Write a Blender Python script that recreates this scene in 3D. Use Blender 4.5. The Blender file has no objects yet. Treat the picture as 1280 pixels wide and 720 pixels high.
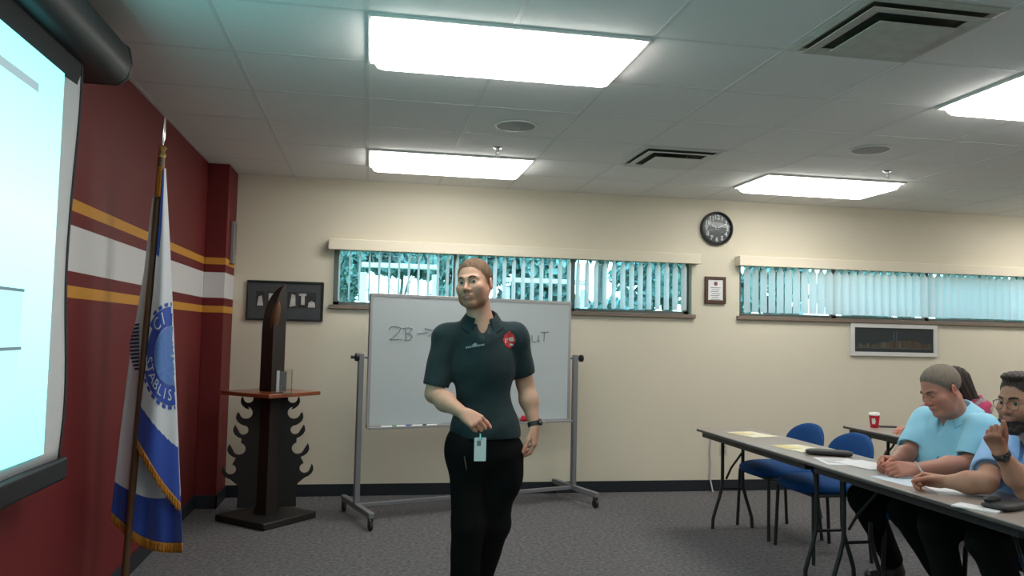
import bpy, bmesh, math, random
import numpy as np
from mathutils import Vector, Matrix, Euler
random.seed(7)
rng = np.random.default_rng(5)
SC = bpy.context.scene
COL = SC.collection
PI = math.pi
R_ = math.radians

# ------------------------------------------------------------------ camera
FPX, CX, CY, CAMH = 988.0, 640.0, 360.0, 1.389
def cam_axes():
    v1 = np.array([461., 413.]); roll = .0223
    Y = np.array([(v1[0]-CX)/FPX, -(v1[1]-CY)/FPX, -1.]); Y /= np.linalg.norm(Y)
    p2 = v1+np.array([1000., 1000*roll]); d2 = np.array([(p2[0]-CX)/FPX, -(p2[1]-CY)/FPX, -1.])
    Z = np.cross(d2, Y); Z /= np.linalg.norm(Z)
    if Z[1] < 0: Z = -Z
    return np.array([np.cross(Y, Z), Y, Z])
RW = cam_axes()
cam = bpy.data.cameras.new('camera'); cam.sensor_width = 36; cam.lens = FPX/1280*36
cam.clip_start = .05; cam.clip_end = 200
camo = bpy.data.objects.new('camera', cam); COL.objects.link(camo)
M4 = Matrix([[*RW[0], 0], [*RW[1], 0], [*RW[2], CAMH], [0, 0, 0, 1]])
camo.matrix_world = M4
SC.camera = camo
def ray(px, py): return RW@np.array([(px-CX)/FPX, -(py-CY)/FPX, -1.])
def atd(px, py, d):                     # point at camera depth d
    r = ray(px, py); return Vector((r[0]*d, r[1]*d, r[2]*d+CAMH))
def atz(px, py, z): r = ray(px, py); k = (z-CAMH)/r[2]; return Vector((r[0]*k, r[1]*k, z))
def aty(px, py, y): r = ray(px, py); k = y/r[1]; return Vector((r[0]*k, y, r[2]*k+CAMH))
def atx(px, py, x): r = ray(px, py); k = x/r[0]; return Vector((x, r[1]*k, r[2]*k+CAMH))

# ------------------------------------------------------------------ materials
MATS = {}
def newmat(name):
    m = bpy.data.materials.new(name); m.use_nodes = True
    nt = m.node_tree; b = nt.nodes['Principled BSDF']
    return m, nt, b
def pm(name, col, rough=.5, metal=0., var=.0, scale=20., bump=0., bscale=None, spec=.5, emit=None, es=0., coat=0., sheen=0., alpha=None, attr=None):
    if name in MATS: return MATS[name]
    m, nt, b = newmat(name)
    b.inputs['Roughness'].default_value = rough; b.inputs['Metallic'].default_value = metal
    b.inputs['Specular IOR Level'].default_value = spec
    b.inputs['Coat Weight'].default_value = coat
    b.inputs['Sheen Weight'].default_value = sheen
    c4 = (*col, 1)
    b.inputs['Base Color'].default_value = c4
    tc = nt.nodes.new('ShaderNodeTexCoord')
    n = nt.nodes.new('ShaderNodeTexNoise'); n.inputs['Scale'].default_value = scale; n.inputs['Detail'].default_value = 4
    nt.links.new(tc.outputs['Object'], n.inputs['Vector'])
    if attr:
        at = nt.nodes.new('ShaderNodeAttribute'); at.attribute_name = attr
        mx = nt.nodes.new('ShaderNodeMix'); mx.data_type = 'RGBA'; mx.blend_type = 'MULTIPLY'; mx.inputs[0].default_value = 1
        nt.links.new(at.outputs['Color'], mx.inputs[6])
        mr = nt.nodes.new('ShaderNodeMapRange'); mr.inputs[3].default_value = 1-var; mr.inputs[4].default_value = 1+var
        nt.links.new(n.outputs['Fac'], mr.inputs[0]); nt.links.new(mr.outputs[0], mx.inputs[7])
        nt.links.new(mx.outputs[2], b.inputs['Base Color'])
    elif var > 0:
        mx = nt.nodes.new('ShaderNodeMix'); mx.data_type = 'RGBA'
        mx.inputs[6].default_value = tuple(c*(1-var) for c in col)+(1,)
        mx.inputs[7].default_value = tuple(min(1, c*(1+var)) for c in col)+(1,)
        nt.links.new(n.outputs['Fac'], mx.inputs[0]); nt.links.new(mx.outputs[2], b.inputs['Base Color'])
    if bump > 0:
        n2 = nt.nodes.new('ShaderNodeTexNoise'); n2.inputs['Scale'].default_value = bscale or scale*4; n2.inputs['Detail'].default_value = 3
        nt.links.new(tc.outputs['Object'], n2.inputs['Vector'])
        bp = nt.nodes.new('ShaderNodeBump'); bp.inputs['Strength'].default_value = bump; bp.inputs['Distance'].default_value = .005
        nt.links.new(n2.outputs['Fac'], bp.inputs['Height']); nt.links.new(bp.outputs[0], b.inputs['Normal'])
    if emit:
        b.inputs['Emission Color'].default_value = (*emit, 1); b.inputs['Emission Strength'].default_value = es
    MATS[name] = m
    return m
def glassmat(name, tint, refl=.08):
    m = bpy.data.materials.new(name); m.use_nodes = True; nt = m.node_tree; nt.nodes.clear()
    o = nt.nodes.new('ShaderNodeOutputMaterial'); t = nt.nodes.new('ShaderNodeBsdfTransparent'); t.inputs[0].default_value = (*tint, 1)
    g = nt.nodes.new('ShaderNodeBsdfGlossy'); g.inputs['Roughness'].default_value = .03
    f = nt.nodes.new('ShaderNodeFresnel'); f.inputs[0].default_value = 1.3
    mx = nt.nodes.new('ShaderNodeMixShader'); nt.links.new(f.outputs[0], mx.inputs[0]); nt.links.new(t.outputs[0], mx.inputs[1]); nt.links.new(g.outputs[0], mx.inputs[2])
    nt.links.new(mx.outputs[0], o.inputs[0]); MATS[name] = m
    return m
def emat(name, col, s):
    m = bpy.data.materials.new(name); m.use_nodes = True; nt = m.node_tree; nt.nodes.clear()
    o = nt.nodes.new('ShaderNodeOutputMaterial'); e = nt.nodes.new('ShaderNodeEmission')
    e.inputs[0].default_value = (*col, 1); e.inputs[1].default_value = s; nt.links.new(e.outputs[0], o.inputs[0]); MATS[name] = m
    return m

# ------------------------------------------------------------------ mesh builder
def frame_from(a, b, up=(0, 0, 1)):
    d = (Vector(b)-Vector(a)).normalized(); u = Vector(up)
    if abs(d.dot(u)) > .98: u = Vector((1, 0, 0))
    x = u.cross(d).normalized(); y = d.cross(x)
    return x, y, d
class MB:
    def __init__(s): s.v = []; s.f = []; s.m = []; s.mi = 0
    def add(s, vs, fs):
        o = len(s.v); s.v += [tuple(v) for v in vs]; s.f += [tuple(i+o for i in f) for f in fs]; s.m += [s.mi]*len(fs); return s
    def box(s, lo, hi, rot=None, piv=(0, 0, 0)):
        x0, y0, z0 = lo; x1, y1, z1 = hi
        vs = [Vector(p) for p in ((x0, y0, z0), (x1, y0, z0), (x1, y1, z0), (x0, y1, z0), (x0, y0, z1), (x1, y0, z1), (x1, y1, z1), (x0, y1, z1))]
        if rot is not None: vs = [Vector(piv)+rot@(v-Vector(piv)) for v in vs]
        return s.add(vs, [(0, 3, 2, 1), (4, 5, 6, 7), (0, 1, 5, 4), (1, 2, 6, 5), (2, 3, 7, 6), (3, 0, 4, 7)])
    def tube(s, pts, r, n=10, closed=False, sx=1.):
        pts = [Vector(p) for p in pts]; k = len(pts); rr = r if hasattr(r, '__len__') else [r]*k
        rings = []; px = None
        for i, p in enumerate(pts):
            a = pts[max(0, i-1)] if not closed else pts[i-1]; b = pts[min(k-1, i+1)] if not closed else pts[(i+1) % k]
            d = (b-a).normalized()
            if px is None:
                x, y, _ = frame_from((0, 0, 0), d)
            else:
                x = (px-d*px.dot(d)).normalized(); y = d.cross(x)
            px = x
            rings.append([p+(x*math.cos(t)*sx+y*math.sin(t))*rr[i] for t in [2*PI*j/n for j in range(n)]])
        vs = [v for r_ in rings for v in r_]; fs = []
        m = k if closed else k-1
        for i in range(m):
            for j in range(n):
                a = i*n+j; b = i*n+(j+1) % n; c = ((i+1) % k)*n+(j+1) % n; d = ((i+1) % k)*n+j
                fs.append((a, b, c, d))
        if not closed: fs.append(tuple(range(n-1, -1, -1))); fs.append(tuple((k-1)*n+j for j in range(n)))
        return s.add(vs, fs)
    def lathe(s, prof, n=32, c=(0, 0, 0), axis='z', cap=True):
        vs = []; fs = []; c = Vector(c)
        for r, z in prof:
            for j in range(n):
                t = 2*PI*j/n; p = Vector((r*math.cos(t), r*math.sin(t), z))
                if axis == 'y': p = Vector((p.x, -p.z, p.y))
                if axis == 'x': p = Vector((p.z, p.x, p.y))
                vs.append(c+p)
        k = len(prof)
        for i in range(k-1):
            for j in range(n): fs.append((i*n+j, i*n+(j+1) % n, (i+1)*n+(j+1) % n, (i+1)*n+j))
        if cap: fs.append(tuple(range(n-1, -1, -1))); fs.append(tuple((k-1)*n+j for j in range(n)))
        return s.add(vs, fs)
    def prism(s, poly, t, o, x, y):      # polygon in plane (x,y) at o, extruded by vector t
        o = Vector(o); x = Vector(x); y = Vector(y); t = Vector(t); n = len(poly)
        vs = [o+x*p[0]+y*p[1] for p in poly]; vs += [v+t for v in vs]
        fs = [tuple(range(n-1, -1, -1)), tuple(range(n, 2*n))]+[(i, (i+1) % n, (i+1) % n+n, i+n) for i in range(n)]
        return s.add(vs, fs)
    def grid(s, fn, nu, nv):
        vs = [fn(i/nu, j/nv) for j in range(nv+1) for i in range(nu+1)]; w = nu+1
        return s.add(vs, [(j*w+i, j*w+i+1, (j+1)*w+i+1, (j+1)*w+i) for j in range(nv) for i in range(nu)])
    def ell(s, c, r, n=16, k=10, rot=None):
        vs = []; c = Vector(c)
        for i in range(k+1):
            a = PI*i/k
            for j in range(n):
                t = 2*PI*j/n; p = Vector((r[0]*math.sin(a)*math.cos(t), r[1]*math.sin(a)*math.sin(t), r[2]*math.cos(a)))
                vs.append(c+(rot@p if rot is not None else p))
        fs = [(i*n+j, (i+1)*n+j, (i+1)*n+(j+1) % n, i*n+(j+1) % n) for i in range(k) for j in range(n)]
        return s.add(vs, fs)
    def mesh(s, name, mats, smooth=40, weld=True):
        me = bpy.data.meshes.new(name); me.from_pydata(s.v, [], s.f)
        for m in (mats if isinstance(mats, (list, tuple)) else [mats]): me.materials.append(m)
        me.polygons.foreach_set('material_index', s.m)
        bm = bmesh.new(); bm.from_mesh(me)
        if weld: bmesh.ops.remove_doubles(bm, verts=bm.verts, dist=1e-6)
        bmesh.ops.dissolve_degenerate(bm, edges=bm.edges, dist=1e-7)
        bmesh.ops.recalc_face_normals(bm, faces=bm.faces); bm.to_mesh(me); bm.free()
        if smooth:
            me.polygons.foreach_set('use_smooth', [True]*len(me.polygons)); me.set_sharp_from_angle(angle=R_(smooth))
        return me
    def obj(s, name, mats, parent=None, bev=0, smooth=40, sub=0, seg=2, solid=0, weld=True):
        o = bpy.data.objects.new(name, s.mesh(name, mats, smooth, weld)); COL.objects.link(o)
        if parent is not None: o.parent = parent
        if solid: md = o.modifiers.new('s', 'SOLIDIFY'); md.thickness = solid; md.offset = 0
        if bev: md = o.modifiers.new('b', 'BEVEL'); md.width = bev; md.segments = seg; md.limit_method = 'ANGLE'; md.angle_limit = R_(40)
        if sub: md = o.modifiers.new('u', 'SUBSURF'); md.levels = sub; md.render_levels = sub
        return o
def tag(o, label, cat, group=None, kind=None):
    o['label'] = label; o['category'] = cat
    if group: o['group'] = group
    if kind: o['kind'] = kind
    return o
def thing(name, label, cat, loc=(0, 0, 0), rz=0, group=None, rot=None):
    o = bpy.data.objects.new(name, None); COL.objects.link(o); o.empty_display_size = .1
    o.location = loc; o.rotation_euler = rot if rot else (0, 0, rz); tag(o, label, cat, group)
    return o
def struct(o, label=None, cat=None):
    o['kind'] = 'structure'
    if label: o['label'] = label
    if cat: o['category'] = cat
    return o
def dup(root, loc, rz, label):
    r = root.copy(); COL.objects.link(r); r.location = loc; r.rotation_euler = (0, 0, rz); r['label'] = label
    for ch in list(root.children):
        c = ch.copy(); COL.objects.link(c); c.parent = r
        for g in ch.children:
            d = g.copy(); COL.objects.link(d); d.parent = c
    return r
def text_mb(mb, txt, size, o, x, y, depth=.001, align='CENTER', bold=0.):
    cu = bpy.data.curves.new('t', 'FONT'); cu.body = txt; cu.size = size; cu.align_x = align; cu.align_y = 'CENTER'; cu.resolution_u = 3; cu.offset = bold
    ob = bpy.data.objects.new('t', cu); COL.objects.link(ob)
    me = bpy.data.meshes.new_from_object(ob.evaluated_get(bpy.context.evaluated_depsgraph_get()))
    o = Vector(o); x = Vector(x); y = Vector(y); n = x.cross(y)*depth
    vs = [o+x*v.co.x+y*v.co.y+n for v in me.vertices]
    mb.add(vs, [tuple(p.vertices) for p in me.polygons])
    bpy.data.objects.remove(ob); bpy.data.curves.remove(cu); bpy.data.meshes.remove(me)
def arc(cx, cy, r, a0, a1, n): return [(cx+r*math.cos(a0+(a1-a0)*i/n), cy+r*math.sin(a0+(a1-a0)*i/n)) for i in range(n+1)]

# ------------------------------------------------------------------ view + world
vs_ = SC.view_settings; vs_.view_transform = 'Standard'; vs_.look = 'None'; vs_.gamma = 1; vs_.use_curve_mapping = False
vs_.exposure = 1.42
SC.cycles.use_denoising = True
SC.cycles.max_bounces = 10; SC.cycles.diffuse_bounces = 5; SC.cycles.transparent_max_bounces = 12
SC.cycles.sample_clamp_indirect = 4
w = bpy.data.worlds.new('sky'); SC.world = w; w.use_nodes = True; nt = w.node_tree
bg = nt.nodes['Background']; tc = nt.nodes.new('ShaderNodeTexCoord'); sx = nt.nodes.new('ShaderNodeSeparateXYZ'); cr = nt.nodes.new('ShaderNodeValToRGB')
nt.links.new(tc.outputs['Generated'], sx.inputs[0]); nt.links.new(sx.outputs[2], cr.inputs[0]); nt.links.new(cr.outputs[0], bg.inputs[0])
cr.color_ramp.elements[0].position = 0; cr.color_ramp.elements[0].color = (.95, 1, 1, 1)
cr.color_ramp.elements[1].position = .6; cr.color_ramp.elements[1].color = (.55, .8, 1, 1)
bg.inputs[1].default_value = 2.7

# ------------------------------------------------------------------ room
FL, CE, FY, LX, RX, BY = 0., 2.669, 6.85, -1.274, 8.6, -2.4
m_beige = pm('painted wall beige', (.66, .605, .485), .85, var=.03, scale=3, bump=.08, bscale=180, spec=.2)
m_red = pm('painted wall red', (.17, .02, .02), .6, var=.06, scale=3, bump=.06, bscale=180, spec=.3)
m_navy = pm('rubber cove base', (.012, .016, .022), .45)
def stripe_mat():
    m, nt, b = newmat('red wall with painted stripes'); b.inputs['Roughness'].default_value = .6; b.inputs['Specular IOR Level'].default_value = .3
    g = nt.nodes.new('ShaderNodeNewGeometry'); s = nt.nodes.new('ShaderNodeSeparateXYZ'); nt.links.new(g.outputs['Position'], s.inputs[0])
    d = nt.nodes.new('ShaderNodeMath'); d.operation = 'DIVIDE'; d.inputs[1].default_value = CE; nt.links.new(s.outputs[2], d.inputs[0])
    r = nt.nodes.new('ShaderNodeValToRGB'); r.color_ramp.interpolation = 'CONSTANT'; nt.links.new(d.outputs[0], r.inputs[0])
    red, gold, white = (.14, .014, .015, 1), (.55, .25, .035, 1), (.62, .6, .6, 1)
    st = [(0, red), (1.5, gold), (1.553, red), (1.61, white), (1.81, red), (1.868, gold), (1.922, red)]
    e = r.color_ramp.elements; e[0].position = 0; e[0].color = red; e[1].position = st[1][0]/CE; e[1].color = gold
    for z, c in st[2:]:
        k = e.new(z/CE); k.color = c
    nt.links.new(r.outputs[0], b.inputs['Base Color'])
    tc = nt.nodes.new('ShaderNodeTexCoord'); n2 = nt.nodes.new('ShaderNodeTexNoise'); n2.inputs['Scale'].default_value = 160
    nt.links.new(tc.outputs['Object'], n2.inputs[0]); bp = nt.nodes.new('ShaderNodeBump'); bp.inputs['Strength'].default_value = .08; bp.inputs['Distance'].default_value = .005
    nt.links.new(n2.outputs['Fac'], bp.inputs['Height']); nt.links.new(bp.outputs[0], b.inputs['Normal'])
    return m
m_stripe = stripe_mat()
def carpet():
    m, nt, b = newmat('grey loop carpet'); b.inputs['Roughness'].default_value = .95; b.inputs['Specular IOR Level'].default_value = .1
    tc = nt.nodes.new('ShaderNodeTexCoord'); n = nt.nodes.new('ShaderNodeTexNoise'); n.inputs['Scale'].default_value = 38; n.inputs['Detail'].default_value = 6; n.inputs['Roughness'].default_value = .75
    nt.links.new(tc.outputs['Object'], n.inputs['Vector']); r = nt.nodes.new('ShaderNodeValToRGB'); nt.links.new(n.outputs['Fac'], r.inputs[0])
    r.color_ramp.elements[0].position = .34; r.color_ramp.elements[0].color = (.068, .066, .070, 1); r.color_ramp.elements[1].position = .68; r.color_ramp.elements[1].color = (.20, .192, .198, 1)
    n2 = nt.nodes.new('ShaderNodeTexVoronoi'); n2.inputs['Scale'].default_value = 220; nt.links.new(tc.outputs['Object'], n2.inputs['Vector'])
    bp = nt.nodes.new('ShaderNodeBump'); bp.inputs['Strength'].default_value = .5; bp.inputs['Distance'].default_value = .004; nt.links.new(n2.outputs[0], bp.inputs['Height'])
    nt.links.new(r.outputs[0], b.inputs['Base Color']); nt.links.new(bp.outputs[0], b.inputs['Normal'])
    return m
struct(MB().box((LX-.15, BY-.15, -.1), (RX+.15, FY+.15, 0)).obj('floor', carpet()))
m_tile = pm('ceiling tile', (.80, .80, .78), .95, var=.05, scale=60, bump=.25, bscale=260, spec=.1)
m_tbar = pm('ceiling grid bar', (.68, .68, .67), .6)
GX, GY, GP = -.05, 3.165, .607
mb = MB().box((LX-.15, BY-.15, CE), (RX+.15, FY+.15, CE+.1)); mb.mi = 1
k0 = math.ceil((LX-GX)/GP); k1 = math.floor((RX-GX)/GP)
for k in range(k0, k1+1): x = GX+k*GP; mb.box((x-.01, BY, CE-.0016), (x+.01, FY, CE+.01))
k0 = math.ceil((BY-GY)/GP); k1 = math.floor((FY-GY)/GP)
for k in range(k0, k1+1): y = GY+k*GP; mb.box((LX, y-.01, CE-.0012), (RX, y+.01, CE+.01))
struct(mb.obj('ceiling', [m_tile, m_tbar], smooth=0, weld=False))
struct(MB().box((LX-.15, BY-.15, 0), (LX, FY+.15, CE)).obj('wall_left', m_stripe))
struct(MB().box((LX, 6.45, 0), (-1.115, FY, CE)).obj('wall_pilaster', m_stripe, bev=.004))
struct(MB().box((RX, BY-.15, 0), (RX+.15, FY+.15, CE)).obj('wall_right', m_beige))
struct(MB().box((LX, BY-.15, 0), (RX, BY, CE)).obj('wall_back', m_beige))
# far wall with two window openings
WZ0, WZ1 = 1.6, 2.1
WINS = [(-.31, 2.91), (3.38, 6.72)]
mb = MB().box((LX, FY, 0), (RX, FY+.15, WZ0)).box((LX, FY, WZ1), (RX, FY+.15, CE))
for a, b in [(LX, WINS[0][0]), (WINS[0][1], WINS[1][0]), (WINS[1][1], RX)]: mb.box((a, FY, WZ0), (b, FY+.15, WZ1))
struct(mb.obj('wall_far', m_beige, smooth=0))
for nm, lo, hi in [('baseboard_far', (-1.115, FY-.009, 0), (RX, FY, .1)), ('baseboard_left', (LX, BY, 0), (LX+.009, 6.45, .1)), ('baseboard_right', (RX-.009, BY, 0), (RX, FY, .1)), ('baseboard_back', (LX, BY, 0), (RX, BY+.009, .1))]:
    struct(MB().box(lo, hi).obj(nm, m_navy, bev=.003))
struct(MB().box((LX, 6.441, 0), (-1.106, 6.45, .1)).box((-1.115, 6.441, 0), (-1.106, FY, .1)).obj('baseboard_pilaster', m_navy))

# windows, blinds
m_alu = pm('window frame bronze aluminium', (.17, .17, .15), .4, .3)
m_sill = pm('window ledge brown', (.2, .15, .115), .5, var=.1)
m_glass = glassmat('window glass teal film', (.68, .9, .94))
m_val = pm('blind valance cream', (.72, .65, .52), .6, spec=.3)
def vane_mat():
    m = bpy.data.materials.new('vertical blind vane'); m.use_nodes = True; nt = m.node_tree; nt.nodes.clear()
    o = nt.nodes.new('ShaderNodeOutputMaterial'); d = nt.nodes.new('ShaderNodeBsdfDiffuse'); d.inputs[0].default_value = (.78, .80, .79, 1)
    t = nt.nodes.new('ShaderNodeBsdfTranslucent'); t.inputs[0].default_value = (.80, .865, .87, 1)
    n = nt.nodes.new('ShaderNodeTexNoise'); n.inputs['Scale'].default_value = 90; mr = nt.nodes.new('ShaderNodeMapRange'); mr.inputs[3].default_value = .42; mr.inputs[4].default_value = .56
    nt.links.new(n.outputs['Fac'], mr.inputs[0])
    mx = nt.nodes.new('ShaderNodeMixShader'); nt.links.new(mr.outputs[0], mx.inputs[0]); nt.links.new(d.outputs[0], mx.inputs[1]); nt.links.new(t.outputs[0], mx.inputs[2]); nt.links.new(mx.outputs[0], o.inputs[0])
    return m
m_vane = vane_mat()
TH = R_(-11); vd = Vector((math.sin(TH), math.cos(TH), 0)); vnrm = Vector((math.cos(TH), -math.sin(TH), 0))
def vane_mesh():
    W = .0445; H = .43
    pr = [(-.5*W*2*.45, H), (.45*W, H), (.45*W, H-.02), (W, H-.055), (W, .0), (-W, .0), (-W, H-.055), (-.45*W, H-.02)]
    mb = MB(); seg = 6; rows = [(0, 1), (H-.055, 1), (H-.02, .45), (H, .45)]
    for side in (0,):
        vs = []; fs = []
        for z, k in rows:
            for i in range(seg+1):
                u = (i/seg*2-1)*k; vs.append(vd*(u*W)+vnrm*(.004*(1-u*u))+Vector((0, 0, z)))
        for j in range(len(rows)-1):
            for i in range(seg): a = j*(seg+1)+i; fs.append((a, a+1, a+seg+2, a+seg+1))
        mb.add(vs, fs)
    return mb.mesh('vane', m_vane)
VM = vane_mesh()
divs = [[-.31, .74, 1.8, 2.91], [3.38, 4.39, 5.39, 6.72]]
wl = ['long cream headed vertical blind over the window behind the whiteboard', 'cream headed vertical blind over the window above the panoramic picture']
for i, (a, b) in enumerate(WINS):
    wn = struct(thing('window_%d' % (i+1), 'strip window in the far wall', 'window', ((a+b)/2, FY, WZ0)), None)
    ox = (a+b)/2
    mb = MB(); y0, y1 = .07, .12
    mb.box((a-ox, y0, 0), (b-ox, y1, .03)).box((a-ox, y0, .47), (b-ox, y1, .5))
    for k, x in enumerate(divs[i]):
        x0 = {0: x, 3: x-.05}.get(k, x-.028); mb.box((x0-ox, y0, 0), (x0+.05-ox, y1, .5))
    mb.obj('window_frame', m_alu, wn, bev=.003)
    for k in range(3): MB().box((divs[i][k]+.02-ox, .09, .02), (divs[i][k+1]-.02-ox, .096, .48)).obj('window_pane', m_glass, wn)
    MB().box((a-.03-ox, -.035, -.035), (b+.03-ox, .07, 0)).obj('window_sill', m_sill, wn, bev=.004)
    bl = thing('vertical_blind', wl[i], 'window blind', (ox, FY-.055, 2.06))
    MB().box((a-.045-ox, -.045, 0), (b+.045-ox, -.033, .09)).box((a-.045-ox, -.033, 0), (a-.033-ox, .0545, .09)).box((b+.033-ox, -.033, 0), (b+.045-ox, .0545, .09)).box((a-.033-ox, -.033, .078), (b+.033-ox, .0545, .09)).obj('valance', m_val, bl, bev=.004)
    MB().box((a+.01-ox, -.012, .012), (b-.01-ox, .02, .04)).obj('headrail', m_val, bl)
    n = int((b-a-.06)/.083)
    for k in range(n):
        x = a+.05+k*.083
        if i == 1 and x > 6.5: break
        v = bpy.data.objects.new('vane', VM); COL.objects.link(v); v.parent = bl; v.location = (x-ox, .004, -.425)
        ang = random.gauss(0, 1.2) + (-26*max(0, x-3.3)/3 if i == 1 else 0)
        v.rotation_euler = (0, 0, R_(-ang))

# ------------------------------------------------------------------ outside
m_grass = pm('outside lawn', (.06, .12, .04), .9, var=.3, scale=2)
struct(MB().box((-40, FY+.15, -.3), (60, 80, -.15)).obj('floor_outside_ground', m_grass), 'lawn outside the windows')
m_leaf = [pm('leaf a', (.12, .22, .19), .6, var=.4, scale=3), pm('leaf b', (.15, .26, .24), .6, var=.4, scale=3)]
m_bark = pm('bark', (.2, .18, .16), .9, var=.3, scale=12)
def tree(px, py, wpx, hpx, Y, n, label, mi):
    c = aty(px, py, Y); s = Y/988*1.02; rx, rz = wpx*s, hpx*s
    t = thing('tree', label, 'tree', (c.x, c.y, -.15), 0, None)
    zc = c.z+.15; mb = MB()
    cl = []
    while len(cl) < 46:
        q = rng.uniform(-1, 1, 3)
        if (q**2).sum() < 1: cl.append(q*np.array([rx, rx*.7, rz]))
    for _ in range(n):
        q = cl[rng.integers(46)]+rng.normal(0, .13, 3)*np.array([rx*.6, rx*.5, rz*.7]); q[2] = max(-rz*1.05, min(rz*1.05, q[2])); q[0] = max(-rx*1.1, min(rx*1.1, q[0]))
        e = Euler(rng.uniform(0, 6.28, 3)).to_matrix(); L = rng.uniform(.09, .17)
        pts = [(-L, 0, 0), (-.3*L, .38*L, .06*L), (.5*L, .3*L, .04*L), (L, 0, 0), (.5*L, -.3*L, .04*L), (-.3*L, -.38*L, .06*L)]
        mb.add([Vector((q[0], q[1], q[2]+zc))+e@Vector(p) for p in pts], [(0, 1, 2, 3, 4, 5)])
    mb.obj('foliage', m_leaf[mi], t, smooth=0, weld=False)
    tb = MB(); r0 = .09 if wpx < 70 else .035
    tb.tube([(0, 0, 0), (.03, 0, zc*.4), (-.04, .02, zc*.75), (0, 0, zc)], [r0*1.2, r0, r0*.8, r0*.4], 8)
    for q in cl[:6]: tb.tube([(-.02, 0, zc*.7), (q[0]*.5, q[1]*.5, zc+q[2]*.35-.1), (q[0], q[1], zc+q[2])], [r0*.4, r0*.2, r0*.08], 6)
    tb.obj('trunk', m_bark, t)
for a in [(428, 345, 26, 40, 14, 1300, 'leafy tree outside the left end of the long window', 0), (505, 322, 75, 20, 15, 2300, 'spreading tree crown outside above the whiteboard corner', 1),
          (575, 345, 38, 40, 13, 2200, 'dense tree outside behind the standing instructor', 0), (655, 340, 66, 50, 14, 5200, 'wide dense tree outside the middle pane of the long window', 1),
          (748, 390, 42, 15, 13, 900, 'low shrub outside the lower left corner of the right pane of the long window', 1),
          (752, 308, 40, 18, 15, 500, 'thin high tree crown outside the right pane of the long window', 0), (810, 345, 48, 46, 14, 2600, 'bushy tree outside the right pane of the long window', 1),
          (872, 350, 34, 50, 13, 1900, 'tree outside hidden partly by the wall under the clock', 0), (965, 360, 50, 50, 14, 2000, 'bushy tree outside the left pane of the right window', 1), (1085, 365, 70, 50, 14, 2500, 'broad tree outside the middle of the right window', 0), (1230, 365, 80, 55, 14, 2600, 'broad tree outside the right end of the right window', 1)]:
    tree(*a)
m_white = pm('white painted timber', (.55, .56, .55), .5, var=.05)
p0 = aty(452, 331, 11.5); p1 = aty(548, 333, 11.5); p2 = aty(632, 350, 11.5); p3 = aty(735, 352, 11.5)
pg = thing('pergola', 'white timber pergola outside behind the long window', 'pergola', (p0.x, 11.5, -.15))
for nm, A, B in [('rail', p0, p1), ('rail', p2, p3)]:
    MB().box((A.x-p0.x, -.06, A.z+.15-.035), (B.x-p0.x, .06, A.z+.15+.035)).obj(nm, m_white, pg, bev=.01)
for x, z in [(p0.x+.03, p0.z), (p1.x-.03, p0.z), (p2.x+.03, p2.z), (p3.x-.03, p2.z)]:
    MB().box((x-p0.x-.05, .06, 0), (x-p0.x+.05, .16, z+.05)).obj('post', m_white, pg, bev=.01)

# ------------------------------------------------------------------ ceiling fittings
m_lens = emat('light diffuser lit', (1., .98, .93), 4.6)
m_frame = pm('white metal frame', (.7, .7, .68), .4)
def light(ix, iy, label):
    x0, y0 = GX+ix*GP, GY+iy*GP
    t = thing('ceiling_light', label, 'ceiling light', (x0+GP, y0+GP/2, CE), 0, 'fluorescent ceiling panels')
    w_, d_ = GP, GP/2; f = .018
    MB().box((-w_+.008, -d_+.008, -.014), (w_-.008, -d_+f, -.0005)).box((-w_+.008, d_-f, -.014), (w_-.008, d_-.008, -.0005)).box((-w_+.008, -d_+f, -.014), (-w_+f, d_-f, -.0005)).box((w_-f, -d_+f, -.014), (w_-.008, d_-f, -.0005)).obj('frame', m_frame, t)
    mb = MB(); a_, b_ = w_-f-.002, d_-f-.002
    def lens(u, v):
        x = math.copysign(1-(1-abs(2*u-1))**1.0, 2*u-1); y = 2*v-1
        e = min(1, (1-abs(x))*a_/.045)*min(1, (1-abs(y))*b_/.045); return Vector((x*a_, y*b_, -.004-.056*math.sin(e*PI/2)))
    mb.grid(lens, 40, 20); mb.add([(-a_, -b_, -.001), (a_, -b_, -.001), (a_, b_, -.001), (-a_, b_, -.001)], [(0, 1, 2, 3)])
    mb.obj('diffuser', m_lens, t)
for ix, iy, lb in [(0, 0, 'bright rectangular ceiling light nearest, above the instructor'), (0, 4, 'bright rectangular ceiling light above the whiteboard'), (5, 4, 'bright rectangular ceiling light near the wall clock'), (5, 0, 'bright ceiling light cut by the right edge of the photo'),
                   (10, 0, 'ceiling light out of view at the far right of the room'), (10, 4, 'ceiling light out of view near the far right corner'), (0, -4, 'ceiling light out of view over the camera'), (5, -4, 'ceiling light out of view over the rear tables'), (10, -4, 'ceiling light out of view at the rear right')]:
    light(ix, iy, lb)
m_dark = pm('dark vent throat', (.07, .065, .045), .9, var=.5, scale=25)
m_dust = pm('dusty white vent metal', (.5, .49, .44), .6, var=.25, scale=18)
m_ventw = pm('white vent metal', (.62, .61, .58), .5, var=.05)
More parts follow.
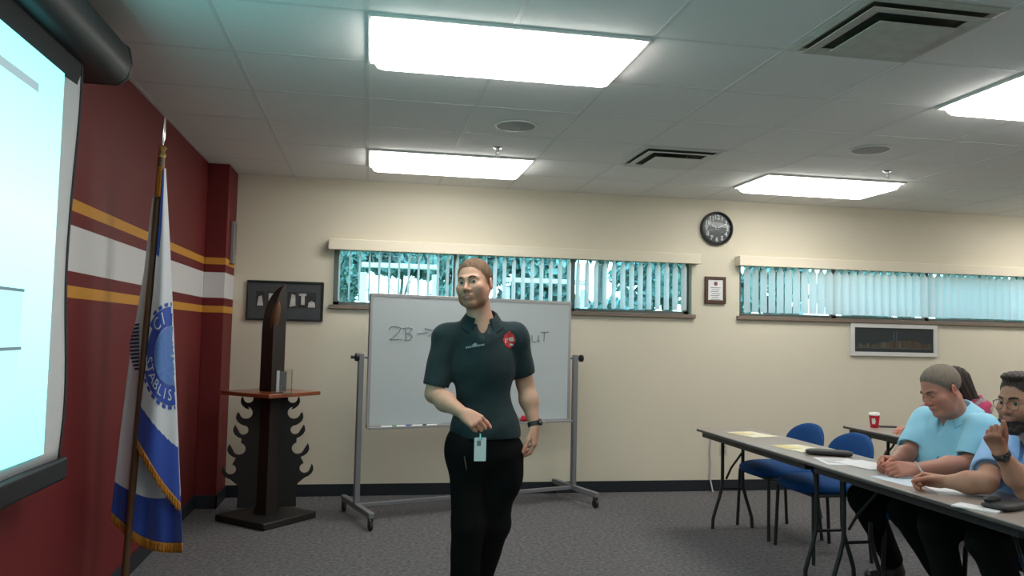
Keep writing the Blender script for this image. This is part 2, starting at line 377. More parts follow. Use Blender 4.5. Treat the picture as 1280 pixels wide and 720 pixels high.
def vent(ix, iy, label, mm):
    x0, y0 = GX+ix*GP+GP/2, GY+iy*GP+GP/2
    t = thing('ceiling_vent', label, 'air vent', (x0, y0, CE), 0, 'square ceiling air vents')
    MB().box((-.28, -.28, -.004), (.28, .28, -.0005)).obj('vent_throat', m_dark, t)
    def ring(r0, z0, r1, z1, nm):
        mb = MB(); a = [(-r0, -r0, z0), (r0, -r0, z0), (r0, r0, z0), (-r0, r0, z0), (-r1, -r1, z1), (r1, -r1, z1), (r1, r1, z1), (-r1, r1, z1)]
        mb.add(a, [(i, (i+1) % 4, (i+1) % 4+4, i+4) for i in range(4)]); return mb.obj(nm, mm, t, solid=.003, smooth=0)
    ring(.296, -.004, .268, -.012, 'vent_frame'); ring(.252, -.028, .196, -.020, 'louvre_ring'); ring(.268, -.010, .25, -.006, 'inner_lip')
    mb = MB().box((-.172, -.172, -.046), (.172, .172, -.041)); mb.obj('centre_plate', mm, t, bev=.002)
    mb = MB()
    for x, y in ((-.09, -.09), (.09, -.09), (-.09, .09), (.09, .09)): mb.tube([(x, y, -.044), (x, y, -.003)], .004, 6)
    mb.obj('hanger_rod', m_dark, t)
vent(3, -1, 'large dusty square ceiling air vent with stained surround at the top right', m_dust)
vent(3, 3, 'white square ceiling air vent between two ceiling lights near the far wall', m_ventw)
m_stain = pm('stained tile surround', (.25, .24, .16), .95, var=.6, scale=14)
m_spk = pm('speaker grille', (.34, .34, .33), .7, bump=.3, bscale=500)
for (x, y), lb in [((.85, 4.72), 'round grey ceiling speaker above the whiteboard and instructor'), ((3.25, 4.7), 'round grey ceiling speaker left of the far right ceiling light')]:
    t = thing('ceiling_speaker', lb, 'speaker', (x, y, CE), 0, 'round ceiling speakers')
    MB().lathe([(.12, -.001), (.132, -.004), (.132, -.008), (.118, -.010), (.118, -.001)], 36, cap=False).obj('trim_ring', m_frame, t)
    MB().lathe([(.0005, -.012), (.06, -.0115), (.118, -.008), (.118, -.001)], 36).obj('grille', m_spk, t)
m_chrome = pm('chrome', (.5, .5, .5), .25, 1.)
for px, py, lb in [(622, 188, 'small fire sprinkler head beside the light over the whiteboard'), (1109, 217, 'small fire sprinkler head beside the light near the clock')]:
    p = atz(px, py, CE-.02); t = thing('fire_sprinkler', lb, 'sprinkler', (p.x, p.y, CE), 0, 'fire sprinkler heads')
    MB().lathe([(.032, -.0005), (.03, -.006), (.012, -.008), (.01, -.03), (.006, -.032)], 20).obj('sprinkler_body', m_chrome, t)
    mb = MB()
    for s in (-1, 1): mb.tube([(s*.009, 0, -.028), (s*.014, 0, -.04), (s*.004, 0, -.055)], .0025, 6)
    mb.obj('yoke_arm', m_chrome, t); MB().lathe([(.004, -.053), (.018, -.056), (.018, -.0575), (.003, -.059)], 20).obj('deflector', m_chrome, t)
# ------------------------------------------------------------------ projection screen
m_black = pm('black powder coat', (.012, .013, .015), .45)
m_matte = pm('matte screen cloth', (.55, .55, .56), .9, var=.04, scale=8)
m_blkcloth = pm('black screen border', (.012, .014, .017), .8)
t = thing('projection_screen', 'large lit pull-down projection screen with black case on the red wall', 'projection screen', (-1.14, 2.1, 0))
mb = MB(); o = MB()
prof = [(-.1, -.0), (-.08, -.03), (.06, -.03), (.1, .0), (.115, .06), (.1, .13), (.06, .16), (-.08, .16), (-.1, .13)]
mb.prism(prof, (0, 2.72, 0), (0, -1.29, 2.43), (1, 0, 0), (0, 0, 1)); mb.obj('case', m_black, t, bev=.006)
MB().prism([(p[0]*1.03, p[1]*1.03) for p in prof], (0, .02, 0), (0, 1.425, 2.43), (1, 0, 0), (0, 0, 1)).obj('end_cap', m_black, t, bev=.004)
MB().lathe([(.012, .0), (.012, .006), (.006, .009)], 14, (.06, 1.445, 2.53), 'y').obj('case_screw', m_chrome, t)
mb = MB()
for y in (-.9, 1.3): mb.box((-.07, y-.03, 2.5), (-.03, y+.03, CE-.0005))
mb.obj('wall_bracket', m_black, t)
def scr(a, b, z0, z1, x, th=.004): return MB().box((x-th, a-2.1, z0), (x, b-2.1, z1))
def cloth(u, v):
    y = -1.2+u*(1.155+1.2); z = .875+v*1.545; e = max(0, (u-.9)/.1)
    return Vector((.0+.01*e*math.sin(v*9)+.004*math.sin(u*20), y+.006*e*math.sin(v*14), z))
MB().grid(cloth, 60, 30).obj('screen_cloth', m_matte, t, solid=.002)
mb = MB()
mb.grid(lambda u, v: cloth(1, v)+Vector((.002, -.002+u*.022, 0)), 2, 30)
mb.obj('edge_band', m_blkcloth, t, solid=.002)
MB().box((-.008, -1.2, 2.302), (.012, 1.182, 2.415)).obj('black_leader', m_blkcloth, t)
MB().box((-.02, -1.25, .795), (.02, 1.225, .882)).obj('bottom_batten', m_black, t, bev=.012, seg=3)
m_slide = None
def slide_mat():
    m = bpy.data.materials.new('lit slide image'); m.use_nodes = True; nt = m.node_tree; nt.nodes.clear()
    o = nt.nodes.new('ShaderNodeOutputMaterial'); e = nt.nodes.new('ShaderNodeEmission'); e.inputs[1].default_value = 1.05
    tc = nt.nodes.new('ShaderNodeTexCoord'); s = nt.nodes.new('ShaderNodeSeparateXYZ'); r = nt.nodes.new('ShaderNodeValToRGB')
    mr = nt.nodes.new('ShaderNodeMapRange'); mr.inputs[1].default_value = .93; mr.inputs[2].default_value = 2.3
    nt.links.new(tc.outputs['Object'], s.inputs[0]); nt.links.new(s.outputs[2], mr.inputs[0]); nt.links.new(mr.outputs[0], r.inputs[0])
    r.color_ramp.elements[0].color = (.19, .93, .97, 1); r.color_ramp.elements[1].color = (.19, .95, 1, 1); k = r.color_ramp.elements.new(.6); k.color = (.32, 1, .97, 1)
    nt.links.new(r.outputs[0], e.inputs[0]); nt.links.new(e.outputs[0], o.inputs[0]); return m
sl = MB().box((.016, -1.1, .925), (.0175, .985, 2.3)).obj('slide_image', slide_mat(), t)
m_txt = emat('slide grey ink', (.26, .36, .38), .6); m_line = emat('slide line ink', (.2, .3, .32), .35); m_cell = emat('slide cell', (.28, .5, .5), .85)
mb = MB(); a = atx(0, 75, -1.12); b = atx(52, 116, -1.12)
x = .0185
mb.box((x-.0008, .30, 2.165), (x, .77, 2.195)); mb.obj('slide_heading', m_txt, sl)
mb = MB()
for z in (1.495, 1.305): mb.box((x-.0008, -.6, z-.005), (x, .75, z+.005))
mb.obj('slide_rule', m_line, sl)
MB().box((x-.001, -.6, 1.31), (x-.0004, .74, 1.49)).box((x-.001, -.6, 1.15), (x-.0004, .73, 1.3)).obj('slide_cell', m_cell, sl)

# ------------------------------------------------------------------ flag
m_pole = pm('dark oak flag pole', (.10, .05, .022), .4, var=.25, scale=30)
m_gold = pm('gold fringe', (.48, .19, .02), .6, var=.25, scale=60, bump=.6, bscale=300)
m_brass = pm('polished brass', (.75, .5, .2), .3, 1.); m_silver = pm('silver spear', (.7, .7, .68), .25, 1.)
m_fw = pm('white flag satin', (.62, .62, .66), .5, var=.03, scale=12, sheen=.3); m_fb = pm('royal blue flag satin', (.018, .06, .36), .5, var=.12, scale=14, sheen=.3)
m_fs = pm('pale blue seal print', (.1, .2, .5), .55, var=.35, scale=60)
YP = 4.1
pt = aty(202, 197, YP); pb = aty(158, 700, YP); dr = (pb-pt); p0 = pt+dr*(pt.z/-dr.z)
fl = thing('flag_pole', 'dark wooden flag pole with silver spear tip standing before the red wall', 'flag pole', p0)
L = lambda p: Vector(p)-p0
MB().tube([L(p0)+Vector((0, 0, .03)), L(pt)], .0165, 14).obj('pole', m_pole, fl)
up = (pt-p0).normalized(); tip = aty(203.5, 147, YP)
q = up.to_track_quat('Z', 'Y').to_matrix().to_4x4()
o = MB().lathe([(.013, -.03), (.016, -.028), (.016, .0), (.02, .012), (.012, .03), (.016, .04), (.022, .048), (.016, .056), (.009, .062)], 20).obj('ferrule', m_brass, fl); o.matrix_local = Matrix.Translation(L(pt))@q
sp = MB().lathe([(.009, .06), (.012, .075), (.021, .1), (.018, .14), (.01, .19), (.0015, .235)], 20); o = sp.obj('spear_finial', m_silver, fl); o.matrix_local = Matrix.Translation(L(pt))@q; o.scale = (1, .45, 1)
MB().lathe([(.15, .0), (.15, .012), (.12, .03), (.05, .045), (.03, .07), (.024, .12), (.018, .125), (.0145, .125)], 36).obj('floor_stand', m_brass, fl)
def lerp_poly(pl, v):                                       # pl: list of (x,y) with equal steps
    k = v*(len(pl)-1); i = min(int(k), len(pl)-2); f = k-i
    return (pl[i][0]*(1-f)+pl[i+1][0]*f, pl[i][1]*(1-f)+pl[i+1][1]*f)
fg = thing('flag', 'white city flag with blue seal, blue border and gold fringe hanging on the pole', 'flag', p0)
EDGE = 1.0
AL = [(204, 212), (198, 290), (191, 370), (182, 460), (171, 548)]; AR = [(207, 210), (212, 300), (216.5, 400), (221, 510), (225, 628)]
CL = [(190, 250), (180, 340), (163, 440), (150, 545), (139, 640)]; CR = [(207, 211), (212, 300), (216.5, 400), (222, 530), (228, 662)]
def yA(u, v): return 4.065-.03*math.sin(PI*u)*v+.035*u*u+.012*math.sin(u*9+v*2)*v
def yC(u, v): return 4.135+.03*math.sin(u*PI)*v-.03*u*u*u+.018*math.sin(u*15+1)*v
def pxA(u, v):
    l = lerp_poly(AL, v); r = lerp_poly(AR, v); sag = 6*math.sin(PI*u)*v*v
    return l[0]+(r[0]-l[0])*u, l[1]+(r[1]-l[1])*u+sag
def pxC(u, v):
    l = lerp_poly(CL, v); r = lerp_poly(CR, v); sag = 22*math.sin(PI*u*.9)*v**3+(10*u**4)*v**6
    return l[0]+(r[0]-l[0])*u, l[1]+(r[1]-l[1])*u+sag
def PA(u, v, off=0): x, y = pxA(u, v); return L(aty(x, y, yA(u, v)-off))
def PC(u, v, off=0): x, y = pxC(u, v); return L(aty(x, y, yC(u, v)-off))
NU, NV = 60, 260
mb = MB(); vs = []; fs = []
def panel(fn, blue):
    base = len(mb.v); n0 = len(mb.f)
    mb.grid(fn, NU, NV)
    for j in range(NV):
        for i in range(NU):
            mb.m[n0+j*NU+i] = 1 if blue((i+.5)/NU, (j+.5)/NV) else 0
panel(lambda u, v: PA(u, v), lambda u, v: v > .885-.03*u or (v < .34 and u < .42-.7*v) )
panel(lambda u, v: PC(u, v), lambda u, v: v > .90)
fabric = mb.obj('flag_fabric', [m_fw, m_fb], fg, solid=.0025)
def fringe(fn, us, v, down, nm='fringe'):
    mb = MB()
    def f(a, b):
        u = us[0]+(us[1]-us[0])*a
        x, y, yy = fn(u, v); y += b*down; return L(aty(x+1.2*math.sin(a*60)*b, y, yy-.004+.003*math.sin(a*170)))
    mb.grid(f, 80, 3); return mb.obj(nm, m_gold, fg, solid=.005)
fringe(lambda u, v: (*pxA(u, v), yA(u, v)), (0, 1), 1, 13)
fringe(lambda u, v: (*pxC(u, v), yC(u, v)), (0, 1), 1, 12)
mb = MB(); mb.grid(lambda a, b: L(aty(lerp_poly(AL, a*.12)[0]-7+b*6, lerp_poly(AL, a*.12)[1]-4, yA(0, a)-.012+.006*math.sin(a*200)*b)), 80, 3)
mb.obj('fringe', m_gold, fg, solid=.005)
# seal printed on the front fold
def inv(px, py):
    lo, hi = 0., 1.
    for _ in range(30):
        v = (lo+hi)/2; l = lerp_poly(AL, v); r = lerp_poly(AR, v); u = (px-l[0])/(r[0]-l[0]); uu = min(1, max(0, u))
        y = l[1]+(r[1]-l[1])*uu+6*math.sin(PI*uu)*v*v
        if y < py: lo = v
        else: hi = v
    return u, v
SCX, SCY, SRX, SRY = 214., 445., 38., 67.
def sealpt(rho, th, off):
    px, py = SCX+SRX*rho*math.cos(th), SCY-SRY*rho*math.sin(th); u, v = inv(px, py); ok = -.02 < u < .985
    u = min(1, max(0, u)); return L(aty(px, py, yA(u, v)-off)), ok
def ringmesh(r0, r1, off, n=120, k=3, dash=None):
    mb = MB()
    for i in range(n):
        if dash and (i % dash) >= dash*.6: continue
        for j in range(k):
            q = [sealpt(r0+(r1-r0)*(j+b)/k, 2*PI*(i+a)/n, off) for a, b in ((0, 0), (1, 0), (1, 1), (0, 1))]
            if all(z[1] for z in q): mb.add([z[0] for z in q], [(0, 1, 2, 3)])
    return mb
seal = ringmesh(.56, .92, .0045, k=3).obj('seal', m_fb, fg); seal['label'] = 'round blue city seal'
ringmesh(.93, 1.0, .0045, 150, 1, 5).obj('rope_border', m_fb, seal)
ringmesh(.02, .55, .0045, 60, 6).obj('seal_centre', m_fs, seal)
mb = MB()
def ringtext(txt, th0, dth, rho, hgt, flip=False):
    for i, ch in enumerate(txt):
        tm = MB(); text_mb(tm, ch, 1, (0, 0, 0), (1, 0, 0), (0, 1, 0), 0)
        th = th0+dth*i; pts = []; ok = True
        for v in tm.v:
            a, b = (v[0], v[1]) if not flip else (-v[0], -v[1])
            p, k = sealpt(rho+b*hgt, th-a*hgt/rho*.95, .0065); pts.append(p); ok &= k
        if ok: mb.add(pts, tm.f)
ringtext('CITY OF', R_(128), R_(-17), .74, .34)
mb.obj('seal_lettering', m_fw, seal, smooth=0, weld=False); mb = MB()
ringtext('ESTABLISHED', R_(172), R_(13.5), .74, .30, True)
mb.obj('seal_lettering', m_fw, seal, smooth=0, weld=False)

def invC(px, py):
    lo, hi = 0., 1.
    for _ in range(30):
        v = (lo+hi)/2; l = lerp_poly(CL, v); r = lerp_poly(CR, v); u = min(1, max(0, (px-l[0])/(r[0]-l[0]))); y = l[1]+(r[1]-l[1])*u+22*math.sin(PI*u*.9)*v**3+(10*u**4)*v**6
        if y < py: lo = v
        else: hi = v
    return u, v
mb = MB()
for i in range(13):
    y0 = 404+i*4.6; w0 = 8*math.sin(PI*(i+.8)/14)+2; qs = []
    for px, py in ((174-w0-2, y0+1), (174, y0), (174, y0+2.8), (174-w0-2, y0+3.6)):
        u, v = invC(px, py); qs.append(L(aty(px, py, yC(u, v)-.006)))
    mb.add(qs, [(0, 1, 2, 3)])
mb.obj('seal_edge', pm('dark seal print', (.012, .03, .09), .6), fg, smooth=0)

# ------------------------------------------------------------------ flame pedestal
m_blk = pm('black stained wood', (.006, .005, .005), .6, var=.3, scale=9)
m_brn = pm('dark brown stained wood', (.016, .009, .006), .55, var=.3, scale=9)
m_shelf = pm('red mahogany shelf', (.22, .055, .02), .28, var=.25, scale=6, coat=.3)
m_orange = pm('orange flame wood', (.10, .034, .007), .5, var=.35, scale=25)
PC0 = Vector((-.69, 6.05, 0))
pd = thing('flame_pedestal', 'black wooden pedestal with flame cut side fins and a red square shelf', 'pedestal', PC0, R_(4))
k45 = Matrix.Rotation(R_(45), 3, 'Z')
def sq(mb, z0, z1, h, top=None):
    mb.box((-h, -h, z0), (h, h, z1), k45)
mb = MB(); sq(mb, 0, .05, .25); mb.obj('base_plate', m_blk, pd, bev=.008)
H = .062
mb = MB(); secs = []
for i in range(22):
    if i == 0: z, s = .05, 1.
    elif i == 1: z, s = 1.33, .97
    else: t_ = (i-1)/20; z = 1.33+.385*t_; s = max(.04, .97*(1-t_**2.6)**.62)
    d = H*math.sqrt(2); cx_ = d*(1-s)*.9
    secs.append([(cx_+d*s*c_, d*s*s_*1., z) for c_, s_ in ((1, 0), (0, 1), (-1, 0), (0, -1))])
mb.add([v for r in secs for v in r], [(i*4+j, i*4+(j+1) % 4, (i+1)*4+(j+1) % 4, (i+1)*4+j) for i in range(21) for j in range(4)]+[(3, 2, 1, 0), (84, 85, 86, 87)])
mb.obj('post', m_brn, pd, bev=.003)
mb = MB(); mb.ell((.012, -.058, 1.475), (.03, .022, .115), 16, 14, Euler((0, R_(9), 0)).to_matrix()); mb.obj('flame_inlay', m_orange, pd)
k = 1.615e-3
def cp(x, y): return ((x-272)*k, .9-(y-80)*.0016)
circ = [(368, 95, 25), (376, 160, 32), (384, 238, 25), (399, 322, 31), (432, 413, 27)]; tips = [(394, 84), (411, 156), (421, 214), (442, 300), (463, 394)]
half = [cp(272, 76), cp(362, 72)]
for (x, y, r), (tx, ty) in zip(circ, tips):
    half += [cp(x+(r-4)*math.cos(a), y-(r-4)*math.sin(a)) for a in np.linspace(R_(105), R_(345), 16)]
    half += [cp(tx, ty), cp(tx+6, ty+14), cp(tx+7, ty+28), cp(tx, ty+43), cp(tx-14, ty+55), cp(tx-30, ty+62)]
half += [cp(404, 480), cp(396, 500), cp(400, 585), cp(272, 585)]
for s, nm in ((1, 'flame_fin'), (-1, 'flame_fin')):
    mb = MB(); mb.prism([(p[0]*s, p[1]) for p in half], (0, .03, 0), (0, -.015, 0), (1, 0, 0), (0, 0, 1)); mb.obj(nm, m_blk, pd, bev=.0015, seg=1)
mb = MB(); mb.prism([(p[0]*.9, p[1]) for p in half], (.03, 0, 0), (-.015, 0, 0), (0, 1, 0), (0, 0, 1)); mb.obj('flame_fin', m_blk, pd, bev=.0015, seg=1)
mb = MB(); sq(mb, .902, .93, .25); mb.obj('shelf', m_shelf, pd, bev=.004)
# crystal award
m_acr = glassmat('clear acrylic', (.93, .95, .94)); m_photo = pm('grey printed photo', (.16, .15, .15), .5, var=.6, scale=40); m_paperw = pm('white paper', (.72, .72, .72), .8, var=.02)
c = atz(349, 489, .9305); c = Vector((-.58, 5.82, .9305))
aw = thing('crystal_award', 'clear acrylic award block with a small grey photo on the pedestal shelf', 'award', c, R_(12))
MB().box((-.055, -.02, 0), (.055, .02, .17)).obj('acrylic_block', m_acr, aw, bev=.003)
MB().box((-.028, -.003, .015), (.018, .001, .155)).obj('photo_insert', m_photo, aw)
MB().box((-.05, -.004, .01), (-.03, .001, .16)).obj('white_strip', m_paperw, aw)
MB().box((-.06, -.026, -.0004), (.06, .026, .006)).obj('award_foot', m_acr, aw, bev=.001)

# ------------------------------------------------------------------ wall pieces
m_blackf = pm('black picture frame', (.012, .012, .013), .4); m_mat = pm('charcoal picture mat', (.05, .055, .062), .7, var=.1, scale=30)
def pframe(name, label, cat, x0, x1, z0, z1, fw, fm, bm_, d=.025, prt='backing'):
    t = thing(name, label, cat, ((x0+x1)/2, FY-.0005, (z0+z1)/2)); w, h = (x1-x0)/2, (z1-z0)/2
    MB().box((-w, -d, -h), (w, 0, -h+fw)).box((-w, -d, h-fw), (w, 0, h)).box((-w, -d, -h+fw), (-w+fw, 0, h-fw)).box((w-fw, -d, -h+fw), (w, 0, h-fw)).obj('picture_frame', fm, t, bev=.002)
    MB().box((-w+fw, -d*.5, -h+fw), (w-fw, -.001, h-fw)).obj(prt, bm_, t)
    return t, w, h
t, w_, h_ = pframe('photo_collage', 'wide black framed collage of five small photos behind the pedestal', 'picture', -1.005, -.385, 1.455, 1.785, .014, m_blackf, m_mat, prt='picture_mat')
m_pgrey = pm('pale photo print', (.45, .44, .42), .5, var=.5, scale=22); m_pdark = pm('dark photo print', (.02, .02, .022), .5, var=.5, scale=20)
for i, x in enumerate((-.2, -.115, -.035, .055, .14, .215)):
    ph = MB().box((x-.035, -.0145, -.055), (x+.035, -.0122, .075)).obj('photo', m_pdark, t); mb = MB()
    if i in (1,): mb.box((x-.02, -.0152, -.03), (x+.025, -.0144, .06))
    elif i in (3,): mb.prism([(x-.02, -.05), (x+.03, -.04), (x+.025, .05), (x-.005, .06)], (0, .0008, 0), (0, -.0152, 0), (1, 0, 0), (0, 0, 1))
    elif i == 4: mb.prism([(x-.03, .045), (x-.012, .045), (x-.012, -.03), (x+.018, -.03), (x+.018, .045), (x+.03, .045), (x+.03, .065), (x-.03, .065)], (0, .0008, 0), (0, -.0152, 0), (1, 0, 0), (0, 0, 1))
    elif i == 5: mb.prism([(x-.03, -.05), (x+.03, -.05), (x+.025, -.01), (x, .005), (x-.025, -.01)], (0, .0008, 0), (0, -.0152, 0), (1, 0, 0), (0, 0, 1))
    else: mb.prism([(x-.025, -.045), (x+.025, -.045), (x+.01, .04), (x-.015, .03)], (0, .0008, 0), (0, -.0152, 0), (1, 0, 0), (0, 0, 1))
    mb.obj('photo_subject', m_pgrey, ph)
# wall clock
m_dial = pm('black clock dial', (.015, .017, .017), .3); m_num = pm('white clock numerals', (.6, .63, .63), .5)
cc = aty(895, 286, FY); R0 = .158
ck = thing('wall_clock', 'round black wall clock with white numerals reading ten past ten', 'clock', (cc.x, FY-.0005, cc.z))
MB().lathe([(R0, 0), (R0, .03), (R0-.006, .042), (R0-.016, .044), (R0-.022, .036), (R0-.024, .02)], 48, axis='y', cap=False).obj('clock_case', m_blackf, ck)
MB().lathe([(R0-.02, .0), (R0-.02, .018), (.0005, .0181)], 48, axis='y').obj('dial', m_dial, ck)
mb = MB()
for n in range(1, 13):
    a = PI/2-n*PI/6; text_mb(mb, str(n), .056, (math.cos(a)*.104, -.019, math.sin(a)*.104), (1, 0, 0), (0, 0, 1), .001, 'CENTER', .0022)
mb.obj('numerals', m_num, ck, smooth=0, weld=False)
def hand(nm, ang, ln, w_, y):
    a = R_(ang); d = Vector((math.sin(a), 0, math.cos(a))); p = Vector((d.z, 0, -d.x))
    MB().prism([(-.02, -w_), (ln*.9, -w_*.6), (ln, 0), (ln*.9, w_*.6), (-.02, w_)], (0, -.0015, 0), (0, y, 0), d, p).obj(nm, m_num, ck)
hand('hour_hand', 303, .07, .0055, -.021); hand('minute_hand', 62, .105, .004, -.024)
MB().lathe([(.008, .018), (.008, .028), (.001, .029)], 16, axis='y').obj('centre_cap', m_blackf, ck)
MB().lathe([(.137, .034), (.12, .0385), (.09, .0435), (.06, .0468), (.03, .0488), (.0005, .0495)], 48, axis='y', cap=False).obj('glass_dome', glassmat('clock glass', (.93, .95, .95)), ck)
# certificate plaque
m_wal = pm('walnut plaque', (.07, .032, .016), .45, var=.3, scale=14)
t, w_, h_ = pframe('certificate', 'small walnut framed white certificate under the wall clock', 'certificate', 3.035, 3.235, 1.705, 1.955, .026, m_wal, m_wal)
pp = MB().box((-w_+.03, -.017, -h_+.034), (w_-.026, -.0126, h_-.03)).obj('certificate_paper', m_paperw, t)
m_ink = pm('grey ink', (.2, .2, .22), .8); mb = MB()
for i in range(7): mb.box((-.048+.012*(i % 2), -.0176, .02-.018*i), (.05-.01*(i % 3), -.0169, .026-.018*i))
mb.obj('text_lines', m_ink, pp)
MB().lathe([(.019, 0), (.019, .001)], 24, (0.002, -.0169, .06), 'y').obj('crest', pm('maroon crest', (.2, .05, .06), .6), pp)
# panoramic picture
m_wf = pm('white picture frame', (.60, .59, .57), .45); m_night = pm('night sky print', (.018, .026, .03), .35, var=.15, scale=6)
a, b = aty(1062, 402, FY), aty(1170, 446.5, FY)
t, w_, h_ = pframe('panorama_picture', 'wide white framed night skyline photograph under the right window', 'picture', a.x, b.x, b.z, a.z-.012, .04, m_wf, m_night, prt='picture_print')
m_city = [pm('city lights ochre', (.065, .05, .028), .6, var=.6, scale=60), pm('city lights rust', (.06, .03, .022), .6, var=.6, scale=60), pm('city lights grey', (.07, .075, .07), .6, var=.5, scale=60)]
m_tower = pm('blue beam', (.06, .09, .13), .6)
mb = MB(); xx = -w_+.07
while xx < w_-.06:
    q = .5*math.exp(-((xx+.02)/.12)**2)+.55*math.exp(-((xx-.16)/.1)**2); bw = random.uniform(.012, .03); hh = .03+.09*q+random.uniform(0, .03); mb.mi = random.choice([0, 0, 1, 2])
    mb.box((xx, -.0142, -.075), (xx+bw, -.0126, -.075+hh*.75)); xx += bw+random.uniform(0, .006)
mb.mi = 2; mb.box((-w_+.05, -.014, -.083), (w_-.05, -.0126, -.076)); mb.mi = 3
for x in (-.005, .025): mb.box((x, -.0138, -.03), (x+.008, -.0126, .085))
mb.obj('skyline', m_city+[m_tower], t, smooth=0)
# outlet, pilaster device
m_plate = pm('ivory plastic plate', (.55, .5, .42), .4)
t = thing('wall_outlet', 'ivory electrical outlet low on the far wall behind the table end', 'outlet', (3.23, FY-.0005, .375))
MB().box((-.036, -.006, -.058), (.036, 0, .058)).obj('cover_plate', m_plate, t, bev=.003); mb = MB()
for z in (-.022, .022): mb.box((-.016, -.0075, z-.014), (.016, -.005, z+.014))
mb.obj('receptacle', pm('outlet face', (.3, .27, .24), .5), t)
t = thing('power_cord', 'pale hanging power cord on the far wall left of the outlet', 'cord', (3.10, FY-.02, .25))
MB().tube([(.005, 0, .28), (0, 0, .22), (-.006, .008, .1), (.004, .008, .0), (-.004, 0, -.14), (.0, -.05, -.245)], .007, 8).obj('cable', pm('pale cable', (.45, .42, .45), .5), t)
p = aty(289, 300, 6.65)
t = thing('wall_intercom', 'narrow grey wall device on the side of the red corner pilaster', 'intercom', (-1.1145, 6.66, 2.07))
m_gpl = pm('grey plastic', (.22, .2, .2), .45)
MB().box((0, -.06, -.17), (.03, .06, .17)).obj('housing', m_gpl, t, bev=.005); MB().box((.029, -.04, -.02), (.032, .04, .14)).obj('front_panel', pm('dark grey panel', (.09, .085, .09), .3), t); MB().lathe([(.01, .03), (.01, .034), (.001, .035)], 14, (0, 0, -.11), 'x').obj('button', m_plate, t)

# ------------------------------------------------------------------ whiteboard
m_wbs = pm('whiteboard enamel', (.50, .55, .57), .25, var=.03, scale=2, coat=.15); m_alum = pm('satin aluminium', (.42, .42, .43), .4, .6); m_steel = pm('grey painted steel', (.20, .20, .215), .45, .2); m_rub = pm('black rubber', (.012, .012, .012), .6)
A = Vector((-.05, 5.98)); B = Vector((1.74, 6.56)); ang = math.atan2(B.y-A.y, B.x-A.x); W = (B-A).length
wb = thing('whiteboard', 'rolling double sided whiteboard with faint marker writing behind the instructor', 'whiteboard', ((A.x+B.x)/2, (A.y+B.y)/2, 0), ang)
hw = W/2; bw = hw-.055; Z0, Z1 = .665, 1.67
MB().box((-bw+.02, -.008, Z0+.02), (bw-.02, .008, Z1-.02)).obj('board_panel', m_wbs, wb)
MB().box((-bw, -.012, Z0), (bw, .012, Z0+.022)).box((-bw, -.012, Z1-.022), (bw, .012, Z1)).box((-bw, -.012, Z0+.022), (-bw+.022, .012, Z1-.022)).box((bw-.022, -.012, Z0+.022), (bw, .012, Z1-.022)).obj('board_frame', m_alum, wb, bev=.003)
MB().box((-bw+.01, -.075, Z0-.004), (bw-.01, -.012, Z0+.004)).box((-bw+.01, -.078, Z0-.004), (bw-.01, -.074, Z0+.014)).obj('marker_tray', m_alum, wb, bev=.0015)
for s in (-1, 1):
    pz = MB().box((s*hw-.02, -.02, .1), (s*hw+.02, .02, 1.22)).obj('side_post', m_steel, wb, bev=.004)
    MB().lathe([(.012, 0), (.012, .03), (.03, .034), (.03, .055), (.02, .06)], 18, (s*hw+(.015 if s > 0 else -.075), 0, 1.19), 'x').obj('pivot_knob', m_rub, pz)
    MB().tube([(s*(bw-.005), 0, 1.19), (s*hw, 0, 1.19)], .01, 10).obj('pivot_pin', m_steel, pz)
    ft = MB().box((s*hw-.02, -.36, .085), (s*hw+.02, .33, .125)).obj('base_foot', m_steel, wb, bev=.005)
    for y in (-.335, .305):
        cst = MB().box((s*hw-.016, y-.014, .05), (s*hw-.011, y+.014, .085)).box((s*hw+.011, y-.014, .05), (s*hw+.016, y+.014, .085)).box((s*hw-.016, y-.014, .08), (s*hw+.016, y+.014, .087)).obj('caster', m_rub, ft)
        MB().lathe([(.012, -.01), (.034, -.01), (.0345, -.008), (.0345, .008), (.034, .01), (.012, .01)], 24, (s*hw, y+.008, .0345), 'x').obj('caster_wheel', m_rub, cst) if False else MB().lathe([(.012, -.01), (.034, -.01), (.0345, -.008), (.0345, .008), (.034, .01), (.012, .01)], 24, (s*hw, y, .0345), 'x').obj('caster_wheel', m_rub, ft)
MB().box((-hw+.02, -.014, .09), (hw-.02, .014, .12)).obj('cross_bar', m_steel, wb, bev=.004)
mw = pm('faint grey marker ink', (.18, .2, .22), .5)
mb = MB()
inv_wb = wb.matrix_world
def wbp(px, py):
    bpy.context.view_layer.update(); m = wb.matrix_world.inverted(); o = m@Vector((0, 0, CAMH)); d = (m.to_3x3()@Vector(ray(px, py))); k = (-.0095-o.y)/d.y; return o+d*k
def stroke(pts):
    P = [wbp(*p) for p in pts]; mb.tube(P, .0034, 5)
stroke([(486, 412), (489, 408.5), (496, 408), (501, 410), (499, 415), (492, 421), (487, 424.5), (503, 424)])
stroke([(507, 411), (507.5, 425)]); stroke([(503, 410.5), (511, 409.5), (515.5, 411), (512, 415.5), (508, 417), (513, 417.5), (515.5, 421), (512, 425), (505, 425)])
stroke([(521, 417), (534, 415.5)]); stroke([(531, 410.5), (543, 413), (536, 420)])
mb.obj('marker_writing', mw, wb); mb = MB()
stroke([(655, 419), (652, 424), (656, 428), (661, 425), (660, 419), (656, 418)]); stroke([(665, 419), (665, 426), (669, 428), (673, 425), (673, 419)]); stroke([(673, 424), (674, 428)]); stroke([(676, 415.5), (686, 415)]); stroke([(680.5, 415), (680, 427)])
mb.obj('marker_writing', mw, wb)
mcol = [('green', (.05, .25, .1)), ('blue', (.03, .08, .35)), ('black', (.02, .02, .02)), ('grey', (.3, .3, .33))]
